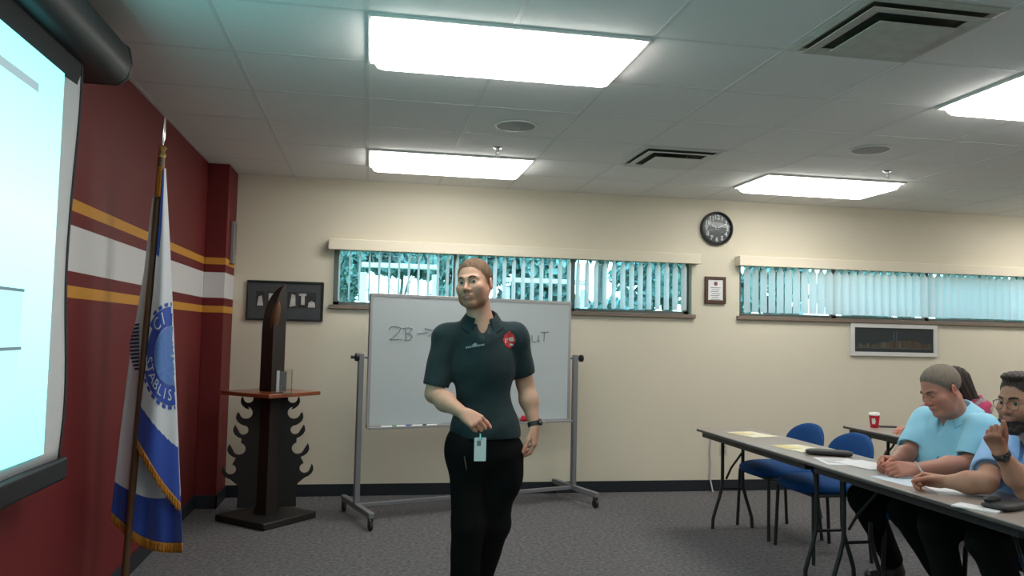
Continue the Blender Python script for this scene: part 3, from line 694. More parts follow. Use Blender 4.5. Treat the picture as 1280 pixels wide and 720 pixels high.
def wbl(x, y, z): bpy.context.view_layer.update(); return wb.matrix_world@Vector((x, y, z))
for (nm, c_), px, pl in zip(mcol, (483, 500, 521, 539), ('leftmost on the whiteboard tray', 'second from the left on the whiteboard tray', 'third from the left on the whiteboard tray', 'beside the instructor on the whiteboard tray')):
    q = wbp(px, 536); loc = wbl(q.x, -.045, Z0+.0126)
    t = thing('dry_erase_marker', 'white dry erase marker with %s cap, %s' % (nm, pl), 'marker', loc, ang+R_(random.uniform(-2, 2)), 'markers on the whiteboard tray')
    MB().tube([(-.055, 0, 0), (.03, 0, 0)], .008, 12).obj('barrel', m_paperw, t); MB().tube([(.028, 0, 0), (.062, 0, 0), (.066, 0, 0)], [.0085, .0085, .006], 12).obj('cap', pm('cap '+nm, c_, .4), t)
q = wbp(653, 527); loc = wbl(q.x+.02, -.045, Z0+.0042)
t = thing('board_eraser', 'red board eraser cloth on the tray behind the instructors elbow', 'eraser', loc, ang)
mb = MB(); mb.ell((0, 0, .03), (.06, .028, .028), 20, 10)
v2 = []
for i, v in enumerate(mb.v): v2.append((v[0]+.004*math.sin(v[2]*200), v[1], max(.0, v[2]+.006*math.sin(v[0]*120)*math.cos(v[1]*90))))
mb.v = v2; mb.obj('red_cloth', pm('red felt', (.45, .015, .03), .9, var=.2, scale=40), t)

# ------------------------------------------------------------------ tables
m_lam = pm('grey brown table laminate', (.30, .255, .228), .3, var=.08, scale=40, spec=.5); m_edge = pm('dark table edge', (.06, .056, .054), .5)
TZ = .712; TW = .457; TL = 1.505
def make_table(label):
    t = thing('folding_table', label, 'table', (0, 0, 0), 0, 'folding training tables')
    MB().box((-TW/2, -TL/2, TZ-.022), (TW/2, TL/2, TZ)).obj('table_top', m_lam, t, bev=.004)
    MB().box((-TW/2-.0015, -TL/2-.0015, TZ-.021), (TW/2+.0015, TL/2+.0015, TZ-.004)).obj('edge_band', m_edge, t, bev=.004)
    mb = MB()
    for s in (-1, 1): mb.box((s*(TW/2-.035)-.012, -TL/2+.05, TZ-.058), (s*(TW/2-.035)+.012, TL/2-.05, TZ-.022))
    for s in (-1, 1): mb.box((-TW/2+.03, s*(TL/2-.06)-.012, TZ-.058), (TW/2-.03, s*(TL/2-.06)+.012, TZ-.022))
    mb.obj('apron_rail', m_black, t, bev=.002)
    for e in (-1, 1):
        y = e*(TL/2-.13)
        for s in (-1, 1):
            pts = [(s*.08, y, TZ-.03), (s*.08, y, .36), (s*.084, y, .3), (s*.105, y, .22), (s*.135, y, .13), (s*.152, y, .07), (s*.155, y, .0)]
            MB().tube(pts, .0125, 10).obj('leg', m_black, t)
        mb = MB().tube([(-.08, y, .29), (.08, y, .29)], .009, 8).tube([(-.15, y, TZ-.06), (.15, y, TZ-.06)], .011, 8); mb.obj('crossbar', m_black, t)
        mb = MB().tube([(-.05, y, .36), (-.04, y-e*.06, .45), (0.0, y-e*.16, .58), (0, y-e*.24, TZ-.04)], .008, 8).box((-.03, y-e*.2-.03, TZ-.1), (.03, y-e*.2+.03, TZ-.04)); mb.obj('fold_brace', m_black, t)
    return t
TX = 2.44+TW/2; Y1, Y2 = 4.12+TL/2+.004, 4.12-TL/2
tb = make_table('front row folding table near the far wall, holding folders, nobody seated'); tb.location = (TX, Y1, 0)
tb2 = dup(tb, (TX, Y2, 0), 0, 'nearest folding table, where the two men in blue shirts write')
tb3 = dup(tb, (3.77+TW/2, 5.82-TL/2, 0), 0, 'second row folding table, with the red cup, where the woman sits')

# ------------------------------------------------------------------ chairs
m_blue = pm('blue chair upholstery', (.006, .058, .21), .8, var=.12, scale=60, bump=.25, bscale=350, spec=.25)
def superpad(mb, c, a, b, h, n=44, k=12, e=2.6, f=None):
    vs = []; fs = []
    for i in range(k+1):
        ph = -PI/2+PI*i/k; cz = math.copysign(abs(math.sin(ph))**.8, math.sin(ph)); cr_ = abs(math.cos(ph))**.5
        for j in range(n):
            t_ = 2*PI*j/n; x = math.copysign(abs(math.cos(t_))**(2/e), math.cos(t_)); y = math.copysign(abs(math.sin(t_))**(2/e), math.sin(t_))
            p = Vector((a*x*cr_, b*y*cr_, h*cz)); vs.append(Vector(c)+(f(p) if f else p))
    fs = [(i*n+j, i*n+(j+1) % n, (i+1)*n+(j+1) % n, (i+1)*n+j) for i in range(k) for j in range(n)]
    return mb.add(vs, fs)
def make_chair(label):
    t = thing('stacking_chair', label, 'chair', (0, 0, 0), 0, 'blue upholstered chairs')
    mb = MB(); superpad(mb, (-.01, 0, .455), .245, .245, .046, e=2.8, f=lambda p: Vector((p.x, p.y, p.z+.01*(p.x/.24)**2*(1 if p.x > 0 else -.8)))); mb.obj('seat', m_blue, t)
    mb = MB()
    def bf(p):                                              # local: p.x -> height, p.y -> width, p.z -> thickness
        z = p.x; y = p.y*(1-.10*max(0, z/.2)**2); x = p.z+.05*(p.y/.24)**2*-1+.0
        return Vector((x+z*.22, y, z))
    superpad(mb, (.245, 0, .625), .155, .245, .026, e=2.3, f=bf); mb.obj('backrest', m_blue, t)
    mb = MB()
    for s in (-1, 1): mb.tube([(.15, s*.13, .43), (.24, s*.13, .44), (.262, s*.13, .5), (.285, s*.13, .6)], .01, 8)
    mb.obj('back_support', m_black, t)
    mb = MB().tube([(-.19, -.215, .418), (-.19, .215, .418)], .011, 8).tube([(.17, -.215, .418), (.17, .215, .418)], .011, 8)
    for s in (-1, 1): mb.tube([(-.19, s*.215, .418), (.17, s*.215, .418)], .011, 8)
    mb.obj('seat_frame', m_black, t)
    for s in (-1, 1):
        for x0, x1 in ((-.19, -.2), (.17, .2)):
            l = MB().tube([(x0, s*.215, .418), (x1, s*.235, .0)], .0115, 10).obj('leg', m_black, t)
    return t
ch = make_chair('empty blue chair farther along the front table, nearest the far wall'); ch.location = (2.955, 5.36, 0)
dup(ch, (2.955, 4.80, 0), 0, 'empty blue chair between the farther empty chair and the grey haired man')
dup(ch, (3.04, 3.80, 0), R_(-4), 'blue chair under the grey haired man in the light blue polo')
dup(ch, (3.02, 3.17, 0), R_(-4), 'blue chair under the bearded man with glasses at the right edge')
dup(ch, (4.46, 5.05, 0), 0, 'blue chair under the dark haired woman in the second row')

# ------------------------------------------------------------------ things on the tables
m_man = pm('manila yellow card', (.74, .60, .28), .7, var=.06); m_cream = pm('cream paper', (.76, .70, .52), .8, var=.03)
m_wht = pm('white copy paper', (.7, .69, .7), .8, var=.02); m_bluep = pm('bluish paper', (.5, .58, .66), .8, var=.03)
def sheet(name, label, cat, px, z, rz, w_, l_, mat, th=.002, grp=None, lines=False, curl=0.):
    c_ = atz(*px, z); t = thing(name, label, cat, (c_.x, c_.y, z), R_(rz), grp)
    mb = MB(); n = 8
    mb.grid(lambda u, v: Vector(((u-.5)*w_, (v-.5)*l_, .0004+th+curl*(abs(u-.5)*2)**3*(v))), n, n)
    mb.grid(lambda u, v: Vector(((u-.5)*w_, (v-.5)*l_, .0004+curl*(abs(u-.5)*2)**3*(v))), n, n)
    nn = n+1; b0 = nn*nn
    ring = [i for i in range(n)]+[i*nn+n for i in range(n)]+[n*nn+i for i in range(n, 0, -1)]+[i*nn for i in range(n, 0, -1)]
    mb.f += [(ring[i], ring[(i+1) % len(ring)], ring[(i+1) % len(ring)]+b0, ring[i]+b0) for i in range(len(ring))]; mb.m += [0]*len(ring)
    pg = mb.obj('sheet', mat, t, smooth=0, weld=False)
    if lines:
        lm = MB()
        for i in range(9): lm.box((-w_*.38, l_*(.36-.08*i), th+.0006), (w_*(.38-.1*(i % 3)), l_*(.375-.08*i), th+.0009))
        lm.obj('printed_lines', m_ink, pg)
    return t
Z = TZ
sheet('folder', 'cream folder lying on the table end nearest the far wall', 'folder', (940, 543.5), Z, 12, .215, .29, m_cream, .004)
sheet('note_card', 'yellow card on the cream folder nearest the far wall', 'card', (930, 542), Z+.0046, 30, .09, .12, m_man, .0015)
sheet('folder', 'cream folder beside the black pouch on the front table', 'folder', (1000, 561), Z, 10, .215, .30, m_cream, .004)
sheet('note_card', 'yellow card on the cream folder beside the black pouch', 'card', (984, 558.5), Z+.0046, 15, .1, .15, m_man, .0015)
sheet('paper_sheet', 'white printed page between the black pouch and the grey haired man', 'paper', (1048, 577), Z, -14, .2, .26, m_wht, .001, lines=True)
sheet('paper_sheet', 'white page under the hands of the grey haired man', 'paper', (1082, 581), Z+.0016, 8, .21, .28, m_wht, .001)
sheet('paper_sheet', 'bluish page in front of the pen hand of the bearded man', 'paper', (1132, 601), Z, 5, .2, .27, m_bluep, .001)
sheet('paper_sheet', 'large white page beside the forearm of the bearded man', 'paper', (1190, 612), Z, -18, .215, .28, m_wht, .0015, curl=.004)
sheet('paper_sheet', 'folded white paper slip sticking out by the black phone case at the near table end', 'paper', (1222, 636), Z, 28, .09, .17, m_wht, .006)
c_ = atz(1036, 569, Z); t = thing('zip_pouch', 'flat black pouch on the table joint beside white papers', 'pouch', (c_.x, c_.y, Z), R_(62))
mb = MB(); superpad(mb, (0, 0, .0165), .055, .13, .016, e=7); mb.obj('pouch_body', m_rub, t); MB().tube([(-.035, -.13, .0295), (-.03, 0, .031), (-.035, .13, .0295)], .003, 6).obj('zipper', m_steel, t)
m_lea = pm('black leather', (.014, .013, .016), .45, bump=.3, bscale=250)
c_ = atz(1256, 636, Z); t = thing('phone_case', 'black leather phone case at the near end of the front table', 'phone case', (c_.x, c_.y, Z), R_(20))
mb = MB(); superpad(mb, (0, 0, .0165), .095, .06, .016, e=5); mb.obj('case_body', m_lea, t)
mb = MB(); superpad(mb, (-.03, .035, .036), .045, .02, .010, e=3); mb.obj('clasp', m_lea, t)
# red cup
c_ = atz(1093, 534.5, TZ)
t = thing('paper_cup', 'red paper coffee cup with white lid on the second row table', 'cup', (c_.x, c_.y, TZ))
m_cup = pm('red cup paper', (.55, .012, .03), .5); m_lid = pm('white plastic lid', (.75, .74, .70), .35)
MB().lathe([(.028, 0), (.029, .001), (.040, .098), (.0405, .1), (.038, .1)], 32).obj('cup_body', m_cup, t)
MB().lathe([(.0425, .096), (.0435, .1), (.0425, .106), (.040, .108), (.038, .117), (.036, .119), (.034, .116), (.001, .115)], 32).obj('lid', m_lid, t)
mb = MB()
def cupl(u, v): z = .03+v*.045; r = .0285+(z/.1)*.0115+.0012; a = R_(-155)+u*R_(46)*(1-.35*abs(v-.5)); return Vector((r*math.cos(a), r*math.sin(a), z))
mb.grid(cupl, 12, 8); mb.obj('cup_emblem', m_lid, t)
c_ = atz(1110, 534, TZ); t = thing('phone', 'small black phone lying beside the red cup', 'phone', (c_.x, c_.y, TZ), R_(70))
MB().box((-.035, -.07, .0003), (.035, .07, .009)).obj('phone_body', m_rub, t, bev=.003); MB().box((-.031, -.062, .0088), (.031, .062, .0096)).obj('phone_screen', m_dial, t)
# ------------------------------------------------------------------ implicit-surface figures
F4 = np.float32
def V3(p): return np.array([p[0], p[1], p[2]], dtype=np.float64)
def cone(a, b, ra, rb):
    a = V3(a); b = V3(b); ba = b-a; L2 = max(ba@ba, 1e-12)
    def f(P):
        q = P-a.astype(F4); t = np.clip((q@ba.astype(F4))/F4(L2), 0, 1)
        return np.linalg.norm(q-t[:, None]*ba.astype(F4), axis=1)-(F4(ra)+F4(rb-ra)*t)
    return f
def ellp(c, r, M=None):
    c = V3(c).astype(F4); r = np.array(r, F4)
    def f(P):
        q = P-c
        if M is not None: q = q@M.astype(F4)
        k0 = np.linalg.norm(q/r, axis=1); k1 = np.linalg.norm(q/(r*r), axis=1)
        return k0*(k0-1)/np.maximum(k1, 1e-6)
    return f
def boxp(c, h, M, rad):
    c = V3(c).astype(F4); h = np.array(h, F4)
    def f(P):
        q = np.abs((P-c)@M.astype(F4))-h
        return np.linalg.norm(np.maximum(q, 0), axis=1)+np.minimum(q.max(1), 0)-F4(rad)
    return f
def plane(p, n):
    p = V3(p); n = V3(n); n = n/np.linalg.norm(n)
    return lambda P: (P-p.astype(F4))@n.astype(F4)
def local(f, o, M, s=1.):
    o = V3(o).astype(F4); M = M.astype(F4)
    return lambda P: f(((P-o)@M)/F4(s))*F4(s)
def fmax(*fs): return lambda P: np.maximum.reduce([f(P) for f in fs])
def neg(f): return lambda P: -f(P)
def off(f, d): return lambda P: f(P)-F4(d)
def evalops(ops, P, nb=None, cut=.05):
    # ops: ('u',f,k) union, ('s',f,k) subtract, ('i',f,0) intersect, ('d',f,0) displace
    D = np.full(len(P), 1e3, F4)
    for kind, f, k in ops:
        if nb is not None and kind in 'us':
            m, C, rad = nb; sel = f(C) < cut+rad+k; idx = np.repeat(sel, m)
            if not idx.any(): continue
            d = f(P[idx]); A = D[idx]
        else: idx = slice(None); d = f(P); A = D
        if kind == 'u':
            if k > 0: h = np.maximum(k-np.abs(A-d), 0)/k; R = np.minimum(A, d)-h*h*F4(k*.25)
            else: R = np.minimum(A, d)
        elif kind == 's':
            d = -d
            if k > 0: h = np.maximum(k-np.abs(A-d), 0)/k; R = np.maximum(A, d)+h*h*F4(k*.25)
            else: R = np.maximum(A, d)
        elif kind == 'i': R = np.maximum(A, d)
        else: R = A+d
        D[idx] = R
    return D
def surfnet(ops, lo, hi, h, B=8):
    lo = V3(lo); hi = V3(hi); bs = B*h; nb = np.ceil((hi-lo)/bs).astype(int)
    g = np.stack(np.meshgrid(*[np.arange(n) for n in nb], indexing='ij'), -1).reshape(-1, 3)
    C = (lo+(g+.5)*bs).astype(F4); d = evalops(ops, C)
    g = g[np.abs(d) < bs*.87*1.9]
    ax = np.arange(B+1); loc = np.stack(np.meshgrid(ax, ax, ax, indexing='ij'), -1).reshape(-1, 3); m = len(loc)
    P = (lo+((g*B)[:, None, :]+loc[None])*h).reshape(-1, 3).astype(F4); C = (lo+(g+.5)*bs).astype(F4)
    S = np.empty(len(P), F4); CH = 600
    for i in range(0, len(g), CH):
        S[i*m:(i+CH)*m] = evalops(ops, P[i*m:(i+CH)*m], (m, C[i:i+CH], bs*.87))
    S = S.reshape(-1, B+1, B+1, B+1); dim = nb*B+1
    sg = S < 0; c = [(a, b, e) for a in (0, 1) for b in (0, 1) for e in (0, 1)]
    def sub(A, o): return A[:, o[0]:o[0]+B, o[1]:o[1]+B, o[2]:o[2]+B]
    cnt = sum(sub(sg, o).astype(np.int8) for o in c); mixed = (cnt > 0) & (cnt < 8)
    bi, ci, cj, ck = np.nonzero(mixed)
    val = {o: S[bi, ci+o[0], cj+o[1], ck+o[2]] for o in c}
    acc = np.zeros((len(bi), 3)); num = np.zeros(len(bi))
    for o in c:
        for a in range(3):
            if o[a] == 0:
                o2 = list(o); o2[a] = 1; o2 = tuple(o2); v0, v1 = val[o], val[o2]; x = (v0 < 0) != (v1 < 0)
                t = np.where(x, v0/np.where(v0 == v1, 1, v0-v1), 0); q = np.zeros((len(bi), 3)); q[:] = o; q[:, a] += t
                acc += q*x[:, None]; num += x
    gc = g[bi]*B+np.stack([ci, cj, ck], 1); verts = lo+(gc+acc/num[:, None])*h
    def key(q): return (q[:, 0].astype(np.int64)*dim[1]+q[:, 1])*dim[2]+q[:, 2]
    ky = key(gc); order = np.argsort(ky); sk = ky[order]
    quads = []
    for a in range(3):
        e = [0, 0, 0]; e[a] = 1; s0 = sub(sg, (0, 0, 0)); s1 = sub(sg, tuple(e)); b_, i_, j_, k_ = np.nonzero(s0 != s1)
        base = g[b_]*B+np.stack([i_, j_, k_], 1); u = (a+1) % 3; w = (a+2) % 3; ids = []; ok = np.ones(len(base), bool)
        for du, dw in ((-1, -1), (0, -1), (0, 0), (-1, 0)):
            q = base.copy(); q[:, u] += du; q[:, w] += dw; ok &= (q >= 0).all(1); kk = key(q)
            p = np.clip(np.searchsorted(sk, kk), 0, len(sk)-1); ok &= sk[p] == kk; ids.append(order[p])
        Q = np.stack(ids, 1); fl = ~s0[b_, i_, j_, k_]; Q[fl] = Q[fl][:, ::-1]; quads.append(Q[ok])
    return verts, np.concatenate(quads)
def sdf_obj(name, ops, lo, hi, h, mat, parent, tint=None, smooth_iter=0):
    v, q = surfnet(ops, lo, hi, h)
    root = V3(parent.matrix_world.translation if parent.parent is None else parent.parent.matrix_world.translation)
    me = bpy.data.meshes.new(name)
    me.vertices.add(len(v)); me.vertices.foreach_set('co', (v-root).astype(np.float32).ravel())
    me.loops.add(len(q)*4); me.loops.foreach_set('vertex_index', q.astype(np.int32).ravel())
    me.polygons.add(len(q)); me.polygons.foreach_set('loop_start', np.arange(0, len(q)*4, 4, dtype=np.int32)); me.polygons.foreach_set('loop_total', np.full(len(q), 4, np.int32))
    me.update(calc_edges=True); me.validate()
    bm = bmesh.new(); bm.from_mesh(me)
    if smooth_iter:
        for _ in range(smooth_iter): bmesh.ops.smooth_vert(bm, verts=bm.verts, factor=.5, use_axis_x=True, use_axis_y=True, use_axis_z=True)
    # keep only the largest connected shell
    seen = set(); best = []
    for v0 in bm.verts:
        if v0.index in seen: continue
        st = [v0]; seen.add(v0.index); comp = []
        while st:
            x = st.pop(); comp.append(x)
            for e in x.link_edges:
                y = e.other_vert(x)
                if y.index not in seen: seen.add(y.index); st.append(y)
        if len(comp) > len(best):
            best = comp
    bs_ = set(x.index for x in best); bmesh.ops.delete(bm, geom=[x for x in bm.verts if x.index not in bs_], context='VERTS')
    bm.to_mesh(me); bm.free()
    me.polygons.foreach_set('use_smooth', [True]*len(me.polygons)); me.materials.append(mat)
    if tint:
        n = len(me.vertices); co = np.empty(n*3, np.float32); me.vertices.foreach_get('co', co); co = co.reshape(-1, 3)+root
        col = np.ones((n, 4), np.float32); col[:, :3] = tint(co); at = me.color_attributes.new('tint', 'FLOAT_COLOR', 'POINT'); at.data.foreach_set('color', col.ravel())
    o = bpy.data.objects.new(name, me); COL.objects.link(o); o.parent = parent
    return o
def nrm(v): v = V3(v); return v/np.linalg.norm(v)
def basis(fwd, up):                                         # columns: left-of-person... x = fwd x up (person's right), y = fwd, z = up
    f = nrm(fwd); u = V3(up)-f*(V3(up)@f); u = nrm(u); return np.stack([np.cross(f, u), f, u], 1)
CR, CU, CB = RW[:, 0], RW[:, 1], RW[:, 2]                   # image right / up / toward camera in the world
Zu = np.array([0, 0, 1.])
def facing(yaw, pitch=0, roll=0, az=None, at=None):         # yaw: degrees turned to image left from facing the camera
    c = -V3(at); c[2] = 0; c = nrm(c); r = np.cross(Zu, c); # r: image right as seen
    f = c*math.cos(R_(yaw))-r*math.sin(R_(yaw)); u = Zu
    f2 = f*math.cos(R_(pitch))-u*math.sin(R_(pitch)); u2 = u*math.cos(R_(pitch))+f*math.sin(R_(pitch))
    x = np.cross(f2, u2); u3 = u2*math.cos(R_(roll))+x*math.sin(R_(roll)); return basis(f2, u3)   # roll > 0 leans to the person's right
def hand_ops(w, d, n, right, curls, thumb=(.6, .62, .35), tcurl=.35, sc=1., spread=0.):
    w = V3(w); d = nrm(d); n = V3(n)-d*(V3(n)@d); n = nrm(n); s = np.cross(d, n) if right else np.cross(n, d)
    ops = []; offs = [.029, .0098, -.0095, -.027]; L = [(.043, .026, .021), (.047, .030, .022), (.043, .028, .021), (.034, .021, .019)]; r0 = [.0093, .0095, .009, .0081]
    for i in range(4):
        m = w+(d*(.088-.004*abs(i-1)-(.006 if i == 3 else 0))+s*offs[i])*sc
        ops.append(('u', cone(w+s*offs[i]*.55*sc+d*.008*sc, m, .0165*sc, .0118*sc), .012))
    ops.append(('u', cone(w+d*.02*sc+s*.018*sc+n*.008*sc, w+d*.055*sc+s*.024*sc+n*.006*sc, .017*sc, .012*sc), .012))
    ops.append(('u', cone(w+d*.02*sc-s*.018*sc+n*.007*sc, w+d*.06*sc-s*.024*sc+n*.004*sc, .014*sc, .011*sc), .012))
    pts = []
    for i in range(4):
        p = w+(d*(.088-.004*abs(i-1)-(.006 if i == 3 else 0))+s*offs[i])*sc; th = 0; cu = curls[i] if hasattr(curls[0], '__len__') else curls
        for j in range(3):
            th += R_(cu[j]); dd = d*math.cos(th)+n*math.sin(th)+s*spread*(1.5-i)*.1; q = p+dd*L[i][j]*sc; r = r0[i]*sc
            ops.append(('u', cone(p, q, r*(1-.07*j), r*(1-.07*(j+1))), .0035)); p = q
        pts.append(p)
    tb = w+(d*.028+s*.024+n*.012)*sc; td = nrm(d*thumb[0]+s*thumb[1]+n*thumb[2]); p = tb
    for j, (l, r) in enumerate(((.042, .0132), (.033, .0112), (.027, .0102))):
        q = p+td*l*sc; ops.append(('u', cone(p, q, r*sc, r*.9*sc), .008 if j == 0 else .003)); p = q; td = nrm(td+(d*.6-s*.7+n*.25)*tcurl)
    pts.append(p)
    return ops, pts
def arm_ops(sh, el, wr, sc=1.):
    return [('u', cone(sh, el, .052*sc, .043*sc), .03), ('u', cone(V3(el)*.97+V3(sh)*.03, V3(el)*.62+V3(wr)*.38, .041*sc, .044*sc), .02),
            ('u', cone(V3(el)*.62+V3(wr)*.38, wr, .043*sc, .0255*sc), .03)]
def head_ops(o, M, s, closed=False, jaw=1., nose=1., brow=1., fat=0.):
    l = lambda f: local(f, o, M, s); ops = []
    A = lambda f, k: ops.append(('u', l(f), k*s)); S_ = lambda f, k: ops.append(('s', l(f), k*s))
    A(ellp((0, -.014, .036), (.0755, .099, .083)), 0)
    A(ellp((0, .022, -.028), (.0625+fat*.4, .068, .082)), .03)
    for e in (-1, 1):
        A(cone((e*(.056+fat), -.002, -.045), (e*(.045+fat), .028, -.083), .019, .016), .03)
        A(cone((e*(.045+fat), .028, -.083), (e*.016, .064, -.104*jaw), .016, .015), .025)
        A(ellp((e*.046, .058, -.026), (.022+fat, .022, .02)), .03)
    A(ellp((0, .066, -.101*jaw), (.024, .02, .016)), .02)
    for e in (-1, 1): A(ellp((e*(.041+fat), .042, -.056), (.020, .024, .032)), .025)
    if fat > 0: A(ellp((0, .02, -.105), (.05, .05, .03)), .03)
    for e in (-1, 1): A(cone((e*.012, .087, .02), (e*.046, .068, .019), .0085*brow, .008*brow), .016)
    for e in (-1, 1): S_(ellp((e*.0315, .094, .000), (.0185, .017, .0135)), .016)
    A(cone((0, .083, .012), (0, .106, -.031), .0068, .0098*nose), .012)
    A(ellp((0, .104, -.035), (.0115*nose, .012, .0095*nose)), .008)
    for e in (-1, 1): A(ellp((e*.0125, .094, -.0385), (.0085*nose, .010, .0075)), .006)
    for e in (-1, 1):
        A(ellp((e*.0315, .0705, 0), (.0145, .0145, .0135)), .004)
        if not closed: S_(ellp((e*.0315, .086, -.0005), (.0125, .012, .0042)), .002)
    A(ellp((0, .0795, -.068), (.026, .014, .017)), .015)
    A(ellp((0, .0905, -.0635), (.0235, .0065, .0045)), .004); A(ellp((0, .0895, -.0735), (.019, .0068, .0055)), .004)
    S_(ellp((0, .0985, -.0682), (.021, .006, .0014)), .002)
    for e in (-1, 1):
        q = Matrix.Rotation(R_(e*-26), 3, 'Z')@Matrix.Rotation(R_(12), 3, 'X'); q = np.array(q)
        A(ellp((e*.081, -.012, -.008), (.009, .0195, .033), q), .006); S_(ellp((e*.088, -.008, -.004), (.005, .009, .017), q), .003)
    return ops
def to_w(o, M, s, p): return V3(o)+M@(V3(p)*s)
m_skin_cache = {}
def skin(name, rough=.5):
    m = pm(name, (.6, .4, .3), rough, var=.05, scale=60, attr='tint', spec=.35)
    b = m.node_tree.nodes['Principled BSDF']; b.inputs['Subsurface Weight'].default_value = .12; b.inputs['Subsurface Radius'].default_value = (.012, .005, .003); b.inputs['Subsurface Scale'].default_value = .5
    return m
def skin_tint(base, o, M, s, stub=None, hands=(), flush=.25, lips=(.42, .17, .14), hairt=None):
    base = np.array(base)
    def f(P):
        q = ((P-V3(o))@M)/s; c = np.tile(base, (len(P), 1))
        def mixc(w, col): nonlocal c; w = np.clip(w, 0, 1)[:, None]; c = c*(1-w)+np.array(col)*w
        g = lambda p, r: np.exp(-(((q-np.array(p))/np.array(r))**2).sum(1))
        red = base*np.array([1.05, .72, .66])
        mixc(flush*2*(g((.045, .06, -.03), (.02, .03, .018))+g((-.045, .06, -.03), (.02, .03, .018))), red); mixc(flush*2.6*g((0, .108, -.034), (.016, .02, .014)), red)
        mixc(flush*1.6*(g((.08, -.01, 0), (.02, .03, .04))+g((-.08, -.01, 0), (.02, .03, .04))), red)
        mixc(1.3*g((0, .094, -.0685), (.022, .012, .0085)), lips)
        if stub is not None:
            w = np.clip((-.03-q[:, 2])/.02, 0, 1)*np.clip((q[:, 1]-.0)/.02, 0, 1)*np.clip((q[:, 2]+.135)/.02, 0, 1)*(1-.35*np.clip((q[:, 2]+.062)/.02, 0, 1))*(1-1.2*g((0, .094, -.0685), (.022, .02, .010)).clip(0, .83))*(1-np.clip(g((.04, .07, -.035), (.022, .04, .018))+g((-.04, .07, -.035), (.022, .04, .018)), 0, 1))
            mixc(w*stub[1], stub[0])
        if hairt:
            fr_, lw_, hc, amt = hairt; nz = .003*np.sin(q[:, 0]*310+q[:, 2]*200)*np.sin(q[:, 1]*290-q[:, 2]*170)
            w = np.clip((.005-fr_(q.astype(F4))+nz)/.012, 0, 1)*np.clip((.008-lw_(q.astype(F4))+nz)/.018, 0, 1)*(np.abs(q[:, 0]) < .0795); mixc(w*amt, hc)
        for hp in hands: mixc(.35*np.exp(-((P-V3(hp))**2).sum(1)/.0035), red)
        return c
    return f
def eyes(root, o, M, s, iris=(.06, .1, .12), gaze=(0, 0)):
    wm = pm('eye white', (.42, .39, .36), .25); im = pm('iris %.2f' % iris[0], iris, .2); km = pm('pupil', (.004, .004, .004), .15); rt = V3(root.location)
    for e in (-1, 1):
        mb = MB(); c = V3((e*.0315, .0705, 0)); R3 = Matrix.Rotation(R_(gaze[0]), 3, 'Z')@Matrix.Rotation(R_(gaze[1]), 3, 'X'); n, k = 20, 16; r = .0137
        vs = []; fs = []; mi = []
        for i in range(k+1):
            a = PI*i/k
            for j in range(n):
                t_ = 2*PI*j/n; p = R3@Vector((math.sin(a)*math.cos(t_), math.cos(a), math.sin(a)*math.sin(t_))); vs.append(to_w(o, M, s, c+V3(p)*r)-rt)
        for i in range(k):
            for j in range(n): fs.append((i*n+j, (i+1)*n+j, (i+1)*n+(j+1) % n, i*n+(j+1) % n)); mi.append(2 if i < 1 else 1 if i < 3 else 0)
        mb.v = [tuple(v) for v in vs]; mb.f = fs; mb.m = mi; mb.obj('eye', [wm, im, km], root)
def brows(root, o, M, s, mat, th=.004, lift=0):
    rt = V3(root.location)
    for e in (-1, 1):
        pts = [to_w(o, M, s, (e*x, y, z+lift))-rt for x, y, z in ((.013, .0965, .0195), (.022, .0955, .0235), (.033, .0885, .0255), (.044, .0775, .0225), (.05, .071, .0175))]
        MB().tube(pts, [th*.8*s, th*s*1.15, th*s, th*.8*s, th*.35*s], 8).obj('eyebrow', mat, root)
def collar(root, o, M, mat, rad=.066, gap=38, flap=.05, h=.034, out=.03, ry=1.0, dark=None):
    rt = V3(root.location); mb = MB(); n = 60; prof = 7
    def P(u, v):
        a = R_(90+gap)+u*(2*PI-2*R_(gap)); front = max(0, math.sin(a)); edge = min(u, 1-u)
        if v < .4: k = v/.4; r = rad+.002*(1-k); z = -.02+k*(h+.02)
        elif v < .5: k = (v-.4)/.1; r = rad+.008*k; z = h+.003*math.sin(PI*k)
        else: k = (v-.5)/.5; r = rad+.008+out*k*(1-.15*front); z = h-(h+.004+flap*front**3*.9+.012*(1-front))*k
        z += -.016*front+.012*max(0, -math.sin(a))
        return to_w(o, M, 1, (r*math.cos(a), r*math.sin(a)*ry, z))-rt
    mb.grid(lambda u, v: Vector(P(u, v)), n, 20)
    return mb.obj('collar', mat, root, solid=.003, smooth=60)
from mathutils.bvhtree import BVHTree
def bvh_of(o):
    me = o.data; rt = o.parent.location; vs = [v.co+rt for v in me.vertices]; return BVHTree.FromPolygons(vs, [tuple(p.vertices) for p in me.polygons])
def proj_px(bv, px, py, offn=.0025):
    d = Vector(ray(px, py)).normalized(); loc, n, i, dist = bv.ray_cast(Vector((0, 0, CAMH)), d)
    if loc is None: return None
    return loc+(n if n.dot(d) < 0 else -n)*offn
def decal(name, root, bv, polys, mat, offn=.0025, n=1):
    mb = MB(); rt = root.location if root.parent is None else root.parent.location
    for poly in polys:
        pts = []
        c = (sum(p[0] for p in poly)/len(poly), sum(p[1] for p in poly)/len(poly))
        ring = [proj_px(bv, *p, offn) for p in poly]; cc = proj_px(bv, *c, offn)
        if cc is None or any(r is None for r in ring): continue
        b = len(mb.v); mb.add([cc-rt]+[r-rt for r in ring], [(0, 1+i, 1+(i+1) % len(ring)) for i in range(len(ring))])
    return mb.obj(name, mat, root, smooth=0, weld=False, solid=.0008)
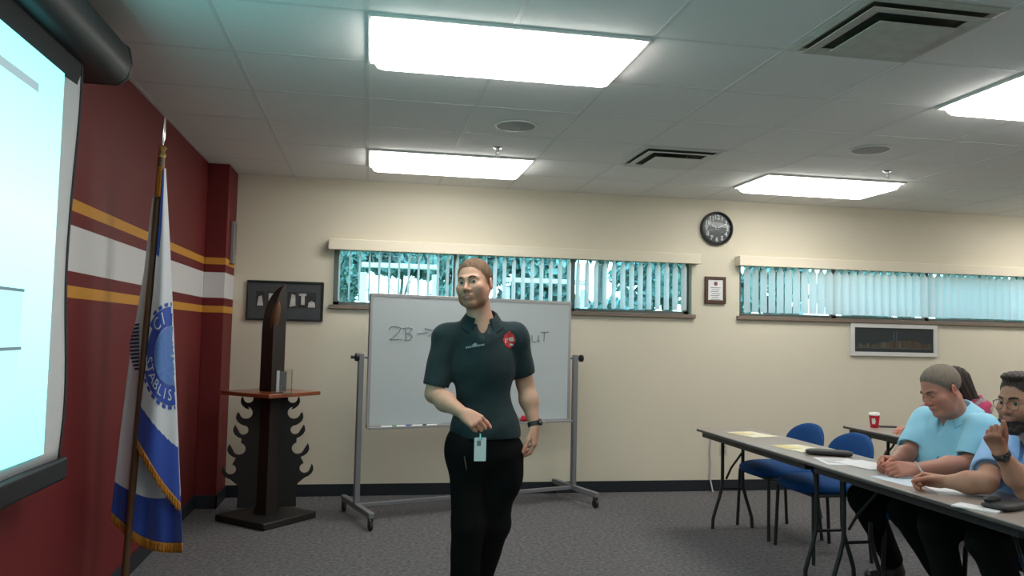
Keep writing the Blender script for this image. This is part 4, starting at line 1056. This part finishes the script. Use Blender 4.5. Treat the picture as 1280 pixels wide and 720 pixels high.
def wrinkle(amp, freq, M, seed=0):
    M = M.astype(F4)
    def f(P):
        q = P@M; return F4(amp)*(np.sin(q[:, 0]*freq+np.sin(q[:, 2]*freq*.7+seed)*1.5+q[:, 2]*freq*.5)*.6+np.sin(q[:, 2]*freq*1.4+q[:, 0]*freq*.6+seed*2)*.4)
    return f
def sleeve(sh, el, frac, r0, r1, thick=.013):
    sh = V3(sh); el = V3(el); d = nrm(el-sh); e = sh+(el-sh)*frac; c = cone(sh, e+d*.03, r0, r1); inner = fmax(cone(sh, e+d*.03, r0-thick, r1-thick), plane(e-d*.02, -d))
    return lambda P: np.maximum(np.maximum(c(P), (P-e.astype(F4))@d.astype(F4)), -inner(P))
def wristband(root, wr, el, dirx, mat, facemat, name='wrist_watch', r=.031, w=.011, faced=None, face=True):
    rt = V3(root.location); ax = nrm(V3(el)-V3(wr)); c = V3(wr)+ax*.012; x = V3(faced)-ax*(V3(faced)@ax); x = nrm(x); y = np.cross(ax, x)
    mb = MB(); n = 36; vs = []; fs = []
    prof = [(r, -w), (r+.003, -w*.8), (r+.003, w*.8), (r, w), (r-.004, w), (r-.004, -w)]
    for j in range(n):
        t_ = 2*PI*j/n; d = x*math.cos(t_)+y*math.sin(t_)
        for rr, z in prof: vs.append(c+d*rr*1.0+ax*z-rt)
    k = len(prof); fs = [(j*k+i, j*k+(i+1) % k, ((j+1) % n)*k+(i+1) % k, ((j+1) % n)*k+i) for j in range(n) for i in range(k)]
    mb.add([tuple(v) for v in vs], fs); o = mb.obj(name, mat, root)
    if face:
        fb = MB(); rows = []
        for rr, z in ((.016, 0), (.017, .003), (.0165, .008), (.014, .0095), (.0005, .0096)):
            rows.append([c+x*(r+.001+z)+(y*math.cos(t_)+ax*math.sin(t_))*rr-rt for t_ in [2*PI*j/24 for j in range(24)]])
        fb.add([tuple(v) for r_ in rows for v in r_], [(i*24+j, i*24+(j+1) % 24, (i+1)*24+(j+1) % 24, (i+1)*24+j) for i in range(4) for j in range(24)]+[tuple(range(23, -1, -1))])
        fb.obj('watch_face', facemat, o)
    return o
def bb(pts, pad): a = np.array([V3(p) for p in pts]); return a.min(0)-pad, a.max(0)+pad
def person(label, loc): return thing('person', label, 'person', Vector(loc))
m_blkcl = pm('black trousers cloth', (.0045, .0048, .0048), .9, spec=.12, var=.2, scale=30, bump=.1, bscale=300)
m_hair1 = pm('short light brown hair', (.15, .085, .045), .75, var=.45, scale=120, bump=.6, bscale=320)
m_shoe = pm('black shoe leather', (.012, .011, .011), .4)
def shoe(root, ank, fwd, nm='shoe', mat=None):
    a = V3(ank); f = nrm((fwd[0], fwd[1], 0)); M = basis(f, Zu); z0 = -a[2]
    l = lambda p: to_w(a, M, 1, p)
    ops = [('u', cone(l((0, -.03, z0+.045)), l((0, .06, z0+.04)), .04, .036), 0), ('u', cone(l((0, .06, z0+.036)), l((.0, .15, z0+.03)), .042, .034), .03), ('u', cone(l((0, 0, z0+.05)), l((0, -.005, z0+.10)), .042, .045), .03), ('i', plane(l((0, 0, z0+.003)), -Zu), 0)]
    lo, hi = bb([l((0, -.1, z0)), l((0, .22, z0)), l((-.07, 0, z0+.16)), l((.07, 0, 0))], .06)
    return sdf_obj(nm, ops, lo, hi, .008, mat or m_shoe, root)

# ================================================================== the instructor
dB = 3.82
def A_(px, py, d): return V3(atd(px, py, d))
nk = A_(602, 400, 3.84); hd = A_(593.0, 354.5, 3.80)
shR, elR, wrR = A_(558, 422, 3.83), A_(542.5, 493, 3.78), A_(580, 517, 3.585)
shL, elL, wrL = A_(644, 420, 3.88), A_(656.5, 480, 3.93), A_(668.5, 533, 3.86)
hipR, hipL = A_(585, 565, 3.82), A_(629, 565, 3.86)
knR, knL = A_(585, 655, 3.80), A_(617, 655, 3.90)
akR, akL = A_(580, 737, 3.84), A_(594, 735, 3.98)
root = person('standing instructor in a dark polo shirt and black trousers in front of the whiteboard', ((akR[0]+akL[0])/2, (akR[1]+akL[1])/2, 0))
bpy.context.view_layer.update()
TM = facing(-4, 0, 0, at=hd); xr, fw = TM[:, 0], TM[:, 1]          # xr = his right (image left)
HM = facing(24, -1, 6, at=hd); hs = 1.0
pel = (hipR+hipL)/2; chest = nk*.66+pel*.34; waist = nk*.22+pel*.78
dR = nrm(wrR-elR); hR = hand_ops(wrR, nrm(dR+np.array([.0, .0, -.25])+CR*.4), nrm(-CB*.9-CU*.55), True, (62, 85, 55), (.75, .35, .55), .45, 1.0)
hL = hand_ops(wrL, nrm(-Zu+CR*.02+CB*.05), nrm(-CR*.9-CB*.25), False, [(22, 38, 24), (28, 42, 26), (34, 46, 28), (40, 50, 30)], (.85, .35, .3), .12, 1.0)
ops = [('u', cone(nk+np.array([0, 0, -.02]), to_w(hd, HM, hs, (0, -.03, -.05)), .062, .057), 0)]
hops = head_ops(hd, HM, hs)
body = hops+[('u', cone(nk-Zu*.06, to_w(hd, HM, hs, (0, -.022, -.06)), .066, .056), .025), ('u', cone(chest, nk-Zu*.05, .06, .07), .04), ('u', cone(nk-Zu*.08, shR, .05, .05), .04), ('u', cone(nk-Zu*.08, shL, .05, .05), .04),
     ('u', ellp(nk-Zu*.09+fw*.005, (.10, .06, .075), TM), .04)]+arm_ops(shR, elR, wrR)+hR[0]+arm_ops(shL, elL, wrL)+hL[0]
lo, hi = bb([hd+Zu*.13, elR, wrR, wrL, elL, hR[1][1], hL[1][1], wrL-Zu*.2], .1)
SK1 = (.52, .30, .21)
fr1 = lambda P: (P[:, 1]-(.012+.80*P[:, 2])-F4(.006)*np.exp(-(P[:, 0]/.03)**2))*F4(.7)
lw1 = lambda P: (-.018+np.where(P[:, 1] < -.015, (P[:, 1]+.015)*.55, 0)-P[:, 2])
skin1 = skin('fair skin')
sdf_obj('body', body, lo, hi, .0032, skin1, root, skin_tint(SK1, hd, HM, hs, stub=((.26, .115, .06), .75), hands=hR[1]+hL[1], flush=.3, hairt=(fr1, lw1, (.15, .085, .045), .9)), 1)
eyes(root, hd, HM, hs, (.03, .042, .045), gaze=(12, 2)); brows(root, hd, HM, hs, pm('brown eyebrow hair', (.075, .04, .022), .8, var=.4, scale=200), .0036)
# hair: cropped cap cut at the hairline
def hair_ops(o, M, s, thick, front, low, k=.0, lumps=.0015, extra=()):
    l = lambda f: local(f, o, M, s)
    sh = [('u', l(ellp((0, -.014, .036), (.0755+thick, .099+thick, .083+thick*1.25))), 0)]+[('u', l(f), .02) for f in extra]
    nz = lambda P: F4(.0022)*np.sin(P[:, 0]*330+P[:, 2]*140)*np.sin(P[:, 1]*260-P[:, 0]*150)+F4(.0014)*np.sin(P[:, 0]*610+P[:, 1]*420)
    f2 = lambda P: front(P)+nz(P); l2 = lambda P: low(P)+nz(P)
    sh += [('d', l(lambda P: F4(lumps)*(np.sin(P[:, 0]*420+P[:, 2]*90+P[:, 1]*60)+np.sin(P[:, 1]*230+P[:, 0]*170))+F4(thick*1.05)*np.maximum(np.clip(1+front(P)/F4(.022), 0, 1), np.clip(1+low(P)/F4(.045), 0, 1))**1.5), 0)]
    sh += [('i', l(f2), 0), ('i', l(l2), 0)]+[('s', l(ellp((e*.084, -.012, -.006), (.022, .022, .034))), .003) for e in (-1, 1)]
    return sh
fr, lw = fr1, lw1
ho = hair_ops(hd, HM, hs, .0055, fr, lw, lumps=.0006); lo, hi = bb([hd], .16)
sdf_obj('hair', ho, lo, hi, .003, m_hair1, root)
# shirt
m_polo1 = pm('dark teal polo knit', (.010, .025, .029), .75, spec=.25, var=.15, scale=25, bump=.15, bscale=420, sheen=.08)
nb_ = nk-Zu*.03
def torso_ops(nb_, chest, waist, pel, TM, shR, shL, cw=.165, cd=.105, ww=.15, wd=.105, hw_=.16, hd_=.11, k=.09, belly=0.):
    return [('u', ellp(chest, (cw, cd, .20), TM), 0), ('u', ellp(waist+TM[:, 1]*belly, (ww, wd+belly, .17), TM), k), ('u', ellp(pel, (hw_, hd_, .13), TM), k),
            ('u', cone(nb_+TM[:, 0]*.045-Zu*.002, shR-Zu*.004, .045, .060), .04), ('u', cone(nb_-TM[:, 0]*.045-Zu*.002, shL-Zu*.004, .045, .060), .04), ('u', cone(nb_-Zu*.06+TM[:, 1]*.02, chest, .085, .10), .06)]
shirt = torso_ops(nb_, chest, waist, pel+Zu*.06, TM, shR, shL, .158, .108, .155, .108, .155, .105)
shirt += [('u', sleeve(shR, elR, .86, .068, .064), .03), ('u', sleeve(shL, elL, .80, .066, .062), .03), ('d', wrinkle(.0022, 38, TM, 1), 0),
          ('s', cone(nb_-Zu*.03+fw*.012, nb_+Zu*.12+fw*.01, .056, .064), .004), ('s', cone(nb_+fw*.085+Zu*.0, nb_+fw*.125-Zu*.075, .026, .004), .006), ('i', plane(pel+Zu*.075, -Zu), 0)]
lo, hi = bb([shR, shL, elR, elL, nk, pel], .2)
shirt_o = sdf_obj('polo_shirt', shirt, lo, hi, .006, m_polo1, root, None, 1)
NM = basis(fw*1.0-Zu*.2, Zu)
collar(root, nb_+Zu*.022+fw*.006, NM, m_polo1, .068, 30, .05, .036, .036, 1.0)
bv = bvh_of(shirt_o)
m_emr = pm('red emblem thread', (.42, .02, .025), .7, var=.15, scale=80); m_emw = pm('pale emblem thread', (.5, .45, .45), .7); m_emg = pm('grey embroidery', (.26, .32, .32), .7)
ex, ey = 636.5, 425
pol = []
for i in range(40):
    a = 2*PI*i/40; rr = 8.6+.35*math.cos(4*a)+.35*math.cos(8*a); pol.append((ex+rr*.9*math.cos(a), ey-rr*1.15*math.sin(a)))
em = decal('chest_emblem', root, bv, [pol, [(ex-1.5, ey-9), (ex, ey-11.5), (ex+1.5, ey-9)]], m_emr, .002)
decal('emblem_centre', em, bv, [[(ex-1, ey-3), (ex+5, ey-4), (ex+6, ey+1), (ex+2, ey+2), (ex-1, ey)], [(ex+1, ey+4), (ex+5, ey+5), (ex+4, ey+7), (ex, ey+7)]], m_emw, .004)
decal('emblem_lettering', em, bv, [[(ex-6, ey-2), (ex-4.5, ey-2), (ex-4.5, ey+4), (ex-6, ey+4)], [(ex-3.5, ey-2), (ex-2, ey-2), (ex-2, ey-1), (ex-3.5, ey+4)]], m_emw, .0045)
nmk = decal('name_embroidery', root, bv, [[(582.5+i*2.6, 433.6-i*.45), (584.4+i*2.6, 433.2-i*.45), (584.6+i*2.6, 435.2-i*.45), (582.6+i*2.6, 435.6-i*.45)] for i in range(9)]+[[(590, 431.5), (594, 428.5), (597, 430.3), (594, 432)]], m_emg, .002)
pk = [[(609.5, 412), (613.5, 412), (613.2, 420), (609.3, 420)], [(609.3, 420), (613.2, 420), (612.8, 430), (609, 430)]]
plk = decal('placket', root, bv, pk, pm('dark placket', (.008, .02, .024), .7), .0015)
decal('button', root, bv, [[(611+1*math.cos(t_), 419+1*math.sin(t_)) for t_ in np.linspace(0, 5.6, 8)]], pm('black button', (.02, .02, .02), .3), .004)
# trousers
def legs_ops(pel, hipR, hipL, knR, knL, akR, akL, TM, hw_=.165, hd_=.12, r=(.095, .068, .055), k=.05):
    o = [('u', ellp(pel+Zu*.0, (hw_, hd_, .135), TM), 0)]
    for h_, kn, ak in ((hipR, knR, akR), (hipL, knL, akL)):
        o += [('u', cone(h_, kn, r[0], r[1]), k), ('u', cone(kn, V3(ak)*.95+V3(kn)*.05, r[1], r[2]), .03)]
    return o
tr = legs_ops(pel+Zu*.03, hipR, hipL, knR, knL, akR, akL, TM, .158, .118, (.092, .078, .070))
tr += [('u', ellp(hipR+xr*.035-Zu*.0+Zu*.02, (.075, .09, .12), TM), .05), ('u', ellp(hipL-xr*.04-Zu*.10, (.055, .08, .11), TM), .06), ('d', wrinkle(.003, 26, TM, 4), 0), ('i', plane(pel+Zu*.135, Zu), 0), ('i', plane((0, 0, .075), -Zu), 0)]
lo, hi = bb([pel, knR, knL, akR, akL, hipR, hipL], .24)
tr_o = sdf_obj('trousers', tr, lo, hi, .008, m_blkcl, root, None, 1)
shoe(root, akR, fw+xr*.35); shoe(root, akL, fw+xr*.1)
m_wband = pm('dark watch band', (.012, .012, .013), .5); m_wface = pm('watch face', (.02, .022, .025), .15)
wristband(root, wrL, elL, None, m_wband, m_wface, faced=CR*.8+CB*.5, r=.030)
# badge and pen (held / in the pocket)
gp = (hR[1][1]+hR[1][2])/2; bt = A_(600.5, 546, 3.53)
bg = thing('id_badge', 'white identity card on a clip hanging from the right hand of the instructor', 'badge', Vector(bt))
m_card = pm('white badge card', (.60, .66, .67), .35, coat=.3); bx = Vector(CR); bz = Vector((0, 0, -1)); byv = Vector(CB)
def plate(mb, cx_, cy_, hw2, hh2, th, o=Vector((0, 0, 0)), rr=.004):
    pts = []
    for (sx_, sy_, a0) in ((1, 1, 0), (-1, 1, 90), (-1, -1, 180), (1, -1, 270)):
        for a in np.linspace(R_(a0), R_(a0+90), 5): pts.append((cx_+sx_*(hw2-rr)+rr*math.cos(a), cy_+sy_*(hh2-rr)+rr*math.sin(a)))
    mb.prism(pts, byv*th, o, bx, bz)
mb = MB(); plate(mb, 0, .055, .0265, .052, .003); crd = mb.obj('card', m_card, bg)
mb = MB(); plate(mb, -.006, .028, .009, .012, .0008, byv*.0031, .002); mb.obj('card_photo', m_photo, crd)
mb = MB(); plate(mb, 0, .009, .006, .002, .0008, byv*.0031, .001); mb.obj('card_slot', m_dark, crd)
tp = Vector(gp)-Vector(bt)
MB().tube([(0, 0, -.01), Vector((0, 0, .012))+byv*.001, tp*.6, tp], .0022, 8).obj('clip_cord', m_chrome, bg); MB().tube([Vector((0, 0, -.012))+byv*.0045, Vector((0, 0, .014))+byv*.002], .0045, 8).obj('clip', m_chrome, bg)
bt_ = bvh_of(tr_o); q0 = proj_px(bt_, 580.5, 570, .004); q1 = proj_px(bt_, 583.5, 588, .004)
if q0 is not None and q1 is not None:
    pn = thing('pocket_pen', 'slim pen clipped in the trouser pocket of the instructor', 'pen', q1)
    MB().tube([(0, 0, 0), (q0-q1)], .0035, 8).obj('pen_barrel', m_rub, pn); MB().tube([(q0-q1)*.15+byv*.004, (q0-q1)*.95+byv*.005], .0016, 6).obj('pen_clip', m_chrome, pn)

# ================================================================== seated people
def seated(label, hd, HM, hs, nk, shR, shL, elR, elL, wrR, wrL, handR, handL, pel, knR, knL, akR, akL, base, stub, flush, shirtmat, pants, hair, TM, hopt={}, hairt=None, chestdim=(.17, .125, .16, .14, .165, .14, .04), slv=(.72, .72), slr=(.078, .074), skinmat=None, armsc=1.08, hairfn=None, body_h=.0035, coll=True, vneck=True, collar_kw={}):
    root = person(label, (pel[0], pel[1], 0)); bpy.context.view_layer.update()
    fw = TM[:, 1]; chest = nk*.68+pel*.32; waist = nk*.28+pel*.72
    body = head_ops(hd, HM, hs, **hopt)+[('u', cone(nk-Zu*.05, to_w(hd, HM, hs, (0, -.022, -.06)), .074, .062), .025), ('u', cone(chest, nk-Zu*.05, .06, .07), .04), ('u', cone(nk-Zu*.08, shR, .05, .05), .04), ('u', cone(nk-Zu*.08, shL, .05, .05), .04), ('u', ellp(nk-Zu*.09+fw*.012, (.10, .065, .075), TM), .04)]
    body += arm_ops(shR, elR, wrR, armsc)+handR[0]+arm_ops(shL, elL, wrL, armsc)+handL[0]
    lo, hi = bb([hd+Zu*.13, elR, elL, wrR, wrL, handR[1][1], handL[1][1], shR, shL], .11)
    sdf_obj('body', body, lo, hi, body_h, skinmat, root, skin_tint(base, hd, HM, hs, stub=stub, hands=handR[1]+handL[1], flush=flush, hairt=hairt), 1)
    if hairfn: lo, hi = bb([hd], .17); sdf_obj('hair', hairfn, lo, hi, .0035, hair, root)
    cw, cd, ww, wd, hw_, hd_, bel = chestdim; nb_ = nk-Zu*.03
    sh = torso_ops(nb_, chest, waist, pel+Zu*.05, TM, shR, shL, cw, cd, ww, wd, hw_, hd_, belly=bel)
    sh += [('u', sleeve(shR, elR, slv[0], *slr), .03), ('u', sleeve(shL, elL, slv[1], *slr), .03), ('d', wrinkle(.0024, 34, TM, hd[0]*7), 0), ('s', cone(nb_-Zu*.03+fw*.014, nb_+Zu*.12+fw*.014, .062, .072), .004)]
    if vneck: sh += [('s', cone(nb_+fw*.095, nb_+fw*.145-Zu*.085, .028, .005), .006)]
    sh += [('i', plane(pel-Zu*.03, -Zu), 0)]
    lo, hi = bb([shR, shL, elR, elL, nk, pel], .22)
    so = sdf_obj('polo_shirt' if coll else 'blouse', sh, lo, hi, .0052, shirtmat, root, None, 1)
    if coll: collar(root, nb_+Zu*.036+fw*.012, basis(fw-Zu*.25, Zu+fw*.2), shirtmat, .076, 34, .06, .04, .05, 1.0, **collar_kw)
    tr = [('u', ellp(pel, (.175, .15, .115), TM), 0)]
    xr = TM[:, 0]
    for h_, kn, ak in ((pel+xr*.09+fw*.02, knR, akR), (pel-xr*.09+fw*.02, knL, akL)):
        tr += [('u', cone(h_, kn, .096, .08), .05), ('u', cone(kn, V3(ak)*.93+V3(kn)*.07, .076, .06), .03)]
    tr += [('d', wrinkle(.003, 26, TM, 4), 0), ('i', plane(pel+Zu*.07, Zu+fw*.1), 0)]
    lo, hi = bb([pel, knR, knL, akR, akL], .2)
    sdf_obj('trousers', tr, lo, hi, .009, pants, root, None, 1)
    for ak in (akR, akL): shoe(root, ak, (-1, .0, 0))
    return root, so

m_polo2 = pm('light sky blue polo knit', (.25, .55, .72), .75, var=.06, scale=25, bump=.15, bscale=420, sheen=.15)
m_polo3 = pm('periwinkle blue polo knit', (.22, .40, .68), .75, var=.06, scale=25, bump=.15, bscale=420, sheen=.15)
m_grey = pm('grey cropped hair', (.17, .135, .105), .75, var=.4, scale=120, bump=.6, bscale=320)
m_dbr = pm('dark brown hair', (.025, .015, .011), .6, var=.5, scale=120, bump=.6, bscale=320)
# ---- grey haired man, writing
hd = A_(1176, 487, 4.18); HM = facing(50, 24, 4, at=hd); hs = 1.03; nk = A_(1197, 518, 4.25)
TM = facing(44, 0, 0, at=hd)
shR, shL = nk-Zu*.055+TM[:, 0]*.185+TM[:, 1]*.02, nk-Zu*.055-TM[:, 0]*.185+TM[:, 1]*.03
elR, wrR = V3(atz(1138, 571, .775)), V3(atz(1117, 577, .762)); elR = elR+np.array([.05, .06, .02])
elL, wrL = V3(atz(1214, 581, .775)), V3(atz(1143, 586, .758))
pel = np.array([3.16, 3.86, .60])
dRr = nrm(V3(atz(1103, 578, .76))-wrR); dLl = nrm(V3(atz(1100, 586, .76))-wrL)
handR = hand_ops(wrR, nrm(dRr+Zu*.05), nrm(-Zu*.5+np.cross(dRr, Zu)*-.7), True, (48, 62, 40), (.8, .4, .45), .3, 1.05)
handL = hand_ops(wrL, nrm(dLl), nrm(-Zu*.55+np.cross(dLl, Zu)*.75), False, (50, 65, 40), (.8, .4, .4), .3, 1.05)
fr = lambda P: (P[:, 1]-(.012+.80*P[:, 2])+F4(.002)*np.sin(P[:, 0]*190))*F4(.75)
lw = lambda P: (-.022+np.where(P[:, 1] < -.015, (P[:, 1]+.015)*.5, 0)-P[:, 2])
ho = hair_ops(hd, HM, hs, .007, fr, lw, lumps=.0003)
knR, knL = np.array([2.70, 3.98, .53]), np.array([2.72, 3.66, .53]); akR, akL = np.array([3.07, 4.24, .10]), np.array([2.98, 3.62, .10])
m1, s1 = seated('grey haired man in a light blue polo looking down and writing at the front table', hd, HM, hs, nk, shR, shL, elR, elL, wrR, wrL, handR, handL, pel, knR, knL, akR, akL, (.42, .195, .14), None, .5, m_polo2, m_blkcl, m_grey, TM, dict(closed=True, nose=1.12, fat=.006), (fr, lw, (.17, .135, .105), .9), (.19, .135, .19, .155, .18, .145, .04), slv=(.93, .82), slr=(.084, .08), hairfn=ho, skinmat=skin1)
brows(m1, hd, HM, hs, pm('grey brown eyebrow hair', (.07, .05, .035), .8, var=.4, scale=200), .0036)
for e in (-1, 1):
    MB().tube([to_w(hd, HM, hs, (e*x, y, z))-V3(m1.location) for x, y, z in ((.020, .0815, -.0035), (.026, .0845, -.0055), (.0325, .0845, -.0062), (.039, .0815, -.0052), (.0435, .077, -.0025))], [.0006, .0011, .0012, .0011, .0005], 6).obj('eyelash', m_dbr, m1)
P1 = A_(1107, 581, 3.93)
def pen(label, a, b, mat, tipm):
    a = Vector(a); b = Vector(b); t = thing('pen', label, 'pen', a); v = b-a
    MB().tube([v*.06, v*.96, v], [.0042, .0042, .003], 10).obj('pen_barrel', mat, t); MB().tube([(0, 0, 0), v*.02, v*.07], [.0008, .002, .0042], 8).obj('pen_tip', tipm, t)
m_penw = pm('white pen plastic', (.7, .68, .68), .3); m_pend = pm('dark pen plastic', (.06, .05, .06), .35)
q = atz(1098, 583, TZ+.003); pen('dark pen in the hand of the grey haired man', q, A_(1108, 563, (Vector(q)-Vector((0, 0, CAMH))).dot(Vector(-CB))+.02), m_pend, m_chrome)
# ---- bearded man with glasses, hand at chin
hd = A_(1277, 502, 3.62); HM = facing(36, 4, 0, at=hd); hs = 1.06; nk = A_(1302, 546, 3.70)
TM = facing(36, 0, 0, at=hd)
shR, shL = nk-Zu*.06+TM[:, 0]*.19+TM[:, 1]*.02, nk-Zu*.06-TM[:, 0]*.19+TM[:, 1]*.03
elR, wrR = V3(atz(1232, 604, .775)), V3(atz(1180, 602, .762))
elL = V3(atz(1284, 614, .765)); wrL = A_(1250, 565, 3.34)
pel = np.array([3.10, 3.22, .60])
dRr = nrm(V3(atz(1150, 598, .765))-wrR)
handR = hand_ops(wrR, nrm(dRr), nrm(-Zu*.6+np.cross(dRr, Zu)*-.8), True, (45, 62, 42), (.8, .4, .5), .3, 1.0)
handL = hand_ops(wrL, nrm(nrm(wrL-elL)*1.0+CR*.12), nrm(CR*.85-CB*.5), False, (70, 80, 45), (.85, .3, .45), .25, 1.0)
fr = lambda P: (P[:, 1]-(.016+.82*P[:, 2])+F4(.002)*np.sin(P[:, 0]*190))*F4(.75)
lw = lambda P: (-.035+np.where(P[:, 1] < -.015, (P[:, 1]+.015)*.5, 0)-P[:, 2])
ho = hair_ops(hd, HM, hs, .006, fr, lw, lumps=.001, extra=[ellp((0, .03, .11), (.055, .055, .022))])
knR, knL = np.array([2.66, 3.36, .53]), np.array([2.66, 3.05, .53]); akR, akL = np.array([2.78, 3.38, .10]), np.array([2.84, 3.02, .10])
m2, s2 = seated('bearded man with glasses and blue polo resting his chin on his hand', hd, HM, hs, nk, shR, shL, elR, elL, wrR, wrL, handR, handL, pel, knR, knL, akR, akL, (.42, .225, .155), ((.06, .035, .025), .7), .25, m_polo3, m_blkcl, m_dbr, TM, {}, (fr, lw, (.03, .02, .015), .9), (.175, .125, .17, .14, .17, .14, .02), slv=(.78, .78), slr=(.08, .078), hairfn=ho, skinmat=skin1)
eyes(m2, hd, HM, hs, (.03, .02, .015), gaze=(4, -2)); brows(m2, hd, HM, hs, m_dbr, .0042)
bd = head_ops(hd, HM, hs, jaw=1.08)
l_ = lambda f: local(f, hd, HM, hs)
bd = bd+[('d', (lambda P: np.full(len(P), -.0075, F4)), 0), ('d', l_(lambda P: F4(.0015)*(np.sin(P[:, 0]*280+P[:, 2]*160)+np.sin(P[:, 2]*240-P[:, 1]*120))), 0),
         ('i', l_(lambda P: np.minimum(np.maximum(P[:, 2]+.072-.5*(P[:, 1]-.085)*-1*0-np.clip((.05-P[:, 1])*1.0, 0, .055), -(P[:, 1]-.006)), np.maximum.reduce([P[:, 2]+.046, -(P[:, 2]+.064), np.abs(P[:, 0])-.034, -(P[:, 1]-.06)]))), 0), ('s', l_(ellp((0, .1, -.069), (.021, .03, .0062))), .003)]
lo, hi = bb([hd-Zu*.07], .15); sdf_obj('beard', bd, lo, hi, .004, m_dbr, m2)
# glasses
rt = V3(m2.location); m_gls = pm('dark spectacle frame', (.02, .018, .018), .3)
g_ = lambda p: to_w(hd, HM, hs, p)-rt
mb = MB()
for e in (-1, 1):
    mb.tube([g_((e*.033+.0255*math.cos(t_), .103-.010*abs(math.cos(t_))*0-.006*(math.cos(t_)*e > .5), -.006+.0205*math.sin(t_))) for t_ in np.linspace(0, 2*PI, 28)[:-1]],   .0012, 6, closed=True)
mb.tube([g_((-.008, .104, .0)), g_((0, .107, .003)), g_((.008, .104, .0))],   .0012, 6)
for e in (-1, 1): mb.tube([g_((e*.0585, .098, .002)), g_((e*.073, .08, .004)), g_((e*.082, .0, .006)), g_((e*.08, -.02, -.008))], .0014, 6)
gl = mb.obj('eyeglasses', m_gls, m2)
wristband(m2, wrL, elL, None, m_wband, m_wface, faced=CB*.9-CR*.35, r=.0315, w=.014)
q = atz(1164, 607, TZ+.004); pen('white pen in the hand of the bearded man', q, A_(1144, 577, (Vector(q)-Vector((0, 0, CAMH))).dot(Vector(-CB))-.02), m_penw, m_chrome)
# ---- woman in the second row
hd = A_(1190, 481, 5.75); HM = facing(42, 30, 0, at=hd); hs = .97; nk = A_(1202, 499, 5.80)
TM = facing(40, 0, 0, at=hd)
shR, shL = nk-Zu*.075+TM[:, 0]*.17+TM[:, 1]*.11, nk-Zu*.05-TM[:, 0]*.16
elR, wrR = V3(atz(1155, 533, .77)), V3(atz(1134, 535, .75)); elR += np.array([.06, .05, .03])
elL, wrL = V3(atz(1215, 540, .77)), V3(atz(1160, 541, .755)); pel = nk*1.; pel = np.array([nk[0]+.22, nk[1]+.06, .60])
dRr = nrm(V3(atz(1118, 536, .75))-wrR); dLl = nrm(V3(atz(1140, 541, .75))-wrL)
handR = hand_ops(wrR, nrm(dRr+Zu*.02), nrm(-Zu), True, (18, 25, 15), (.8, .5, .2), .1, .92)
handL = hand_ops(wrL, dLl, nrm(-Zu), False, (18, 25, 15), (.8, .5, .2), .1, .92)
m_flor = pm('pink and grey floral blouse', (.5, .2, .3), .8, var=.3, scale=30)
nt = m_flor.node_tree; b = nt.nodes['Principled BSDF']; vo = nt.nodes.new('ShaderNodeTexVoronoi'); vo.inputs['Scale'].default_value = 22; cr_ = nt.nodes.new('ShaderNodeValToRGB'); cr_.color_ramp.interpolation = 'CONSTANT'; tcn = nt.nodes.new('ShaderNodeTexCoord')
nt.links.new(tcn.outputs['Object'], vo.inputs['Vector']); sp_ = nt.nodes.new('ShaderNodeSeparateColor'); nt.links.new(vo.outputs['Color'], sp_.inputs[0]); nt.links.new(sp_.outputs[0], cr_.inputs[0])
e = cr_.color_ramp.elements; e[0].color = (.55, .06, .16, 1); e[1].position = .38; e[1].color = (.36, .30, .30, 1)
for p_, c_ in ((.6, (.30, .22, .36, 1)), (.8, (.5, .42, .38, 1))): k_ = e.new(p_); k_.color = c_
for L_ in list(b.inputs['Base Color'].links): nt.links.remove(L_)
nt.links.new(cr_.outputs[0], b.inputs['Base Color'])
nb2 = to_w(hd, HM, hs, (0, -.07, -.03)); sidev = -TM[:, 0]
hl = lambda f: local(f, hd, HM, hs)
ho = [('u', hl(ellp((0, -.016, .038), (.0755+.013, .099+.014, .083+.014))), 0), ('u', cone(to_w(hd, HM, hs, (-.03, -.06, .02)), nk-Zu*.03+sidev*.05-TM[:, 1]*.05, .07, .055), .04), ('u', cone(nk-Zu*.03+sidev*.05-TM[:, 1]*.05, nk-Zu*.16+sidev*.08-TM[:, 1]*.08, .05, .03), .04),
      ('u', cone(to_w(hd, HM, hs, (-.07, 0, .02)), nk-Zu*.05+sidev*.07, .03, .03), .03), ('d', hl(lambda P: F4(.002)*np.sin(P[:, 0]*190+P[:, 1]*150)), 0),
      ('s', hl(ellp((0, .1, -.03), (.056, .075, .085))), .01)]
knR, knL = pel+np.array([-.44, .10, -.05]), pel+np.array([-.44, -.12, -.05]); akR, akL = np.array([pel[0]-.36, pel[1]+.1, .10]), np.array([pel[0]-.34, pel[1]-.12, .10])
m3, s3 = seated('dark haired woman in a pink floral top bent over the second row table', hd, HM, hs, nk, shR, shL, elR, elL, wrR, wrL, handR, handL, pel, knR, knL, akR, akL, (.46, .24, .17), None, .3, m_flor, pm('dark navy trousers', (.01, .012, .02), .85), m_dbr, TM, dict(closed=True), None, (.15, .11, .135, .115, .155, .13, .0), slv=(.78, .6), slr=(.064, .062), hairfn=ho, skinmat=skin1, armsc=.85, coll=False, vneck=False)
brows(m3, hd, HM, hs, m_dbr, .003)
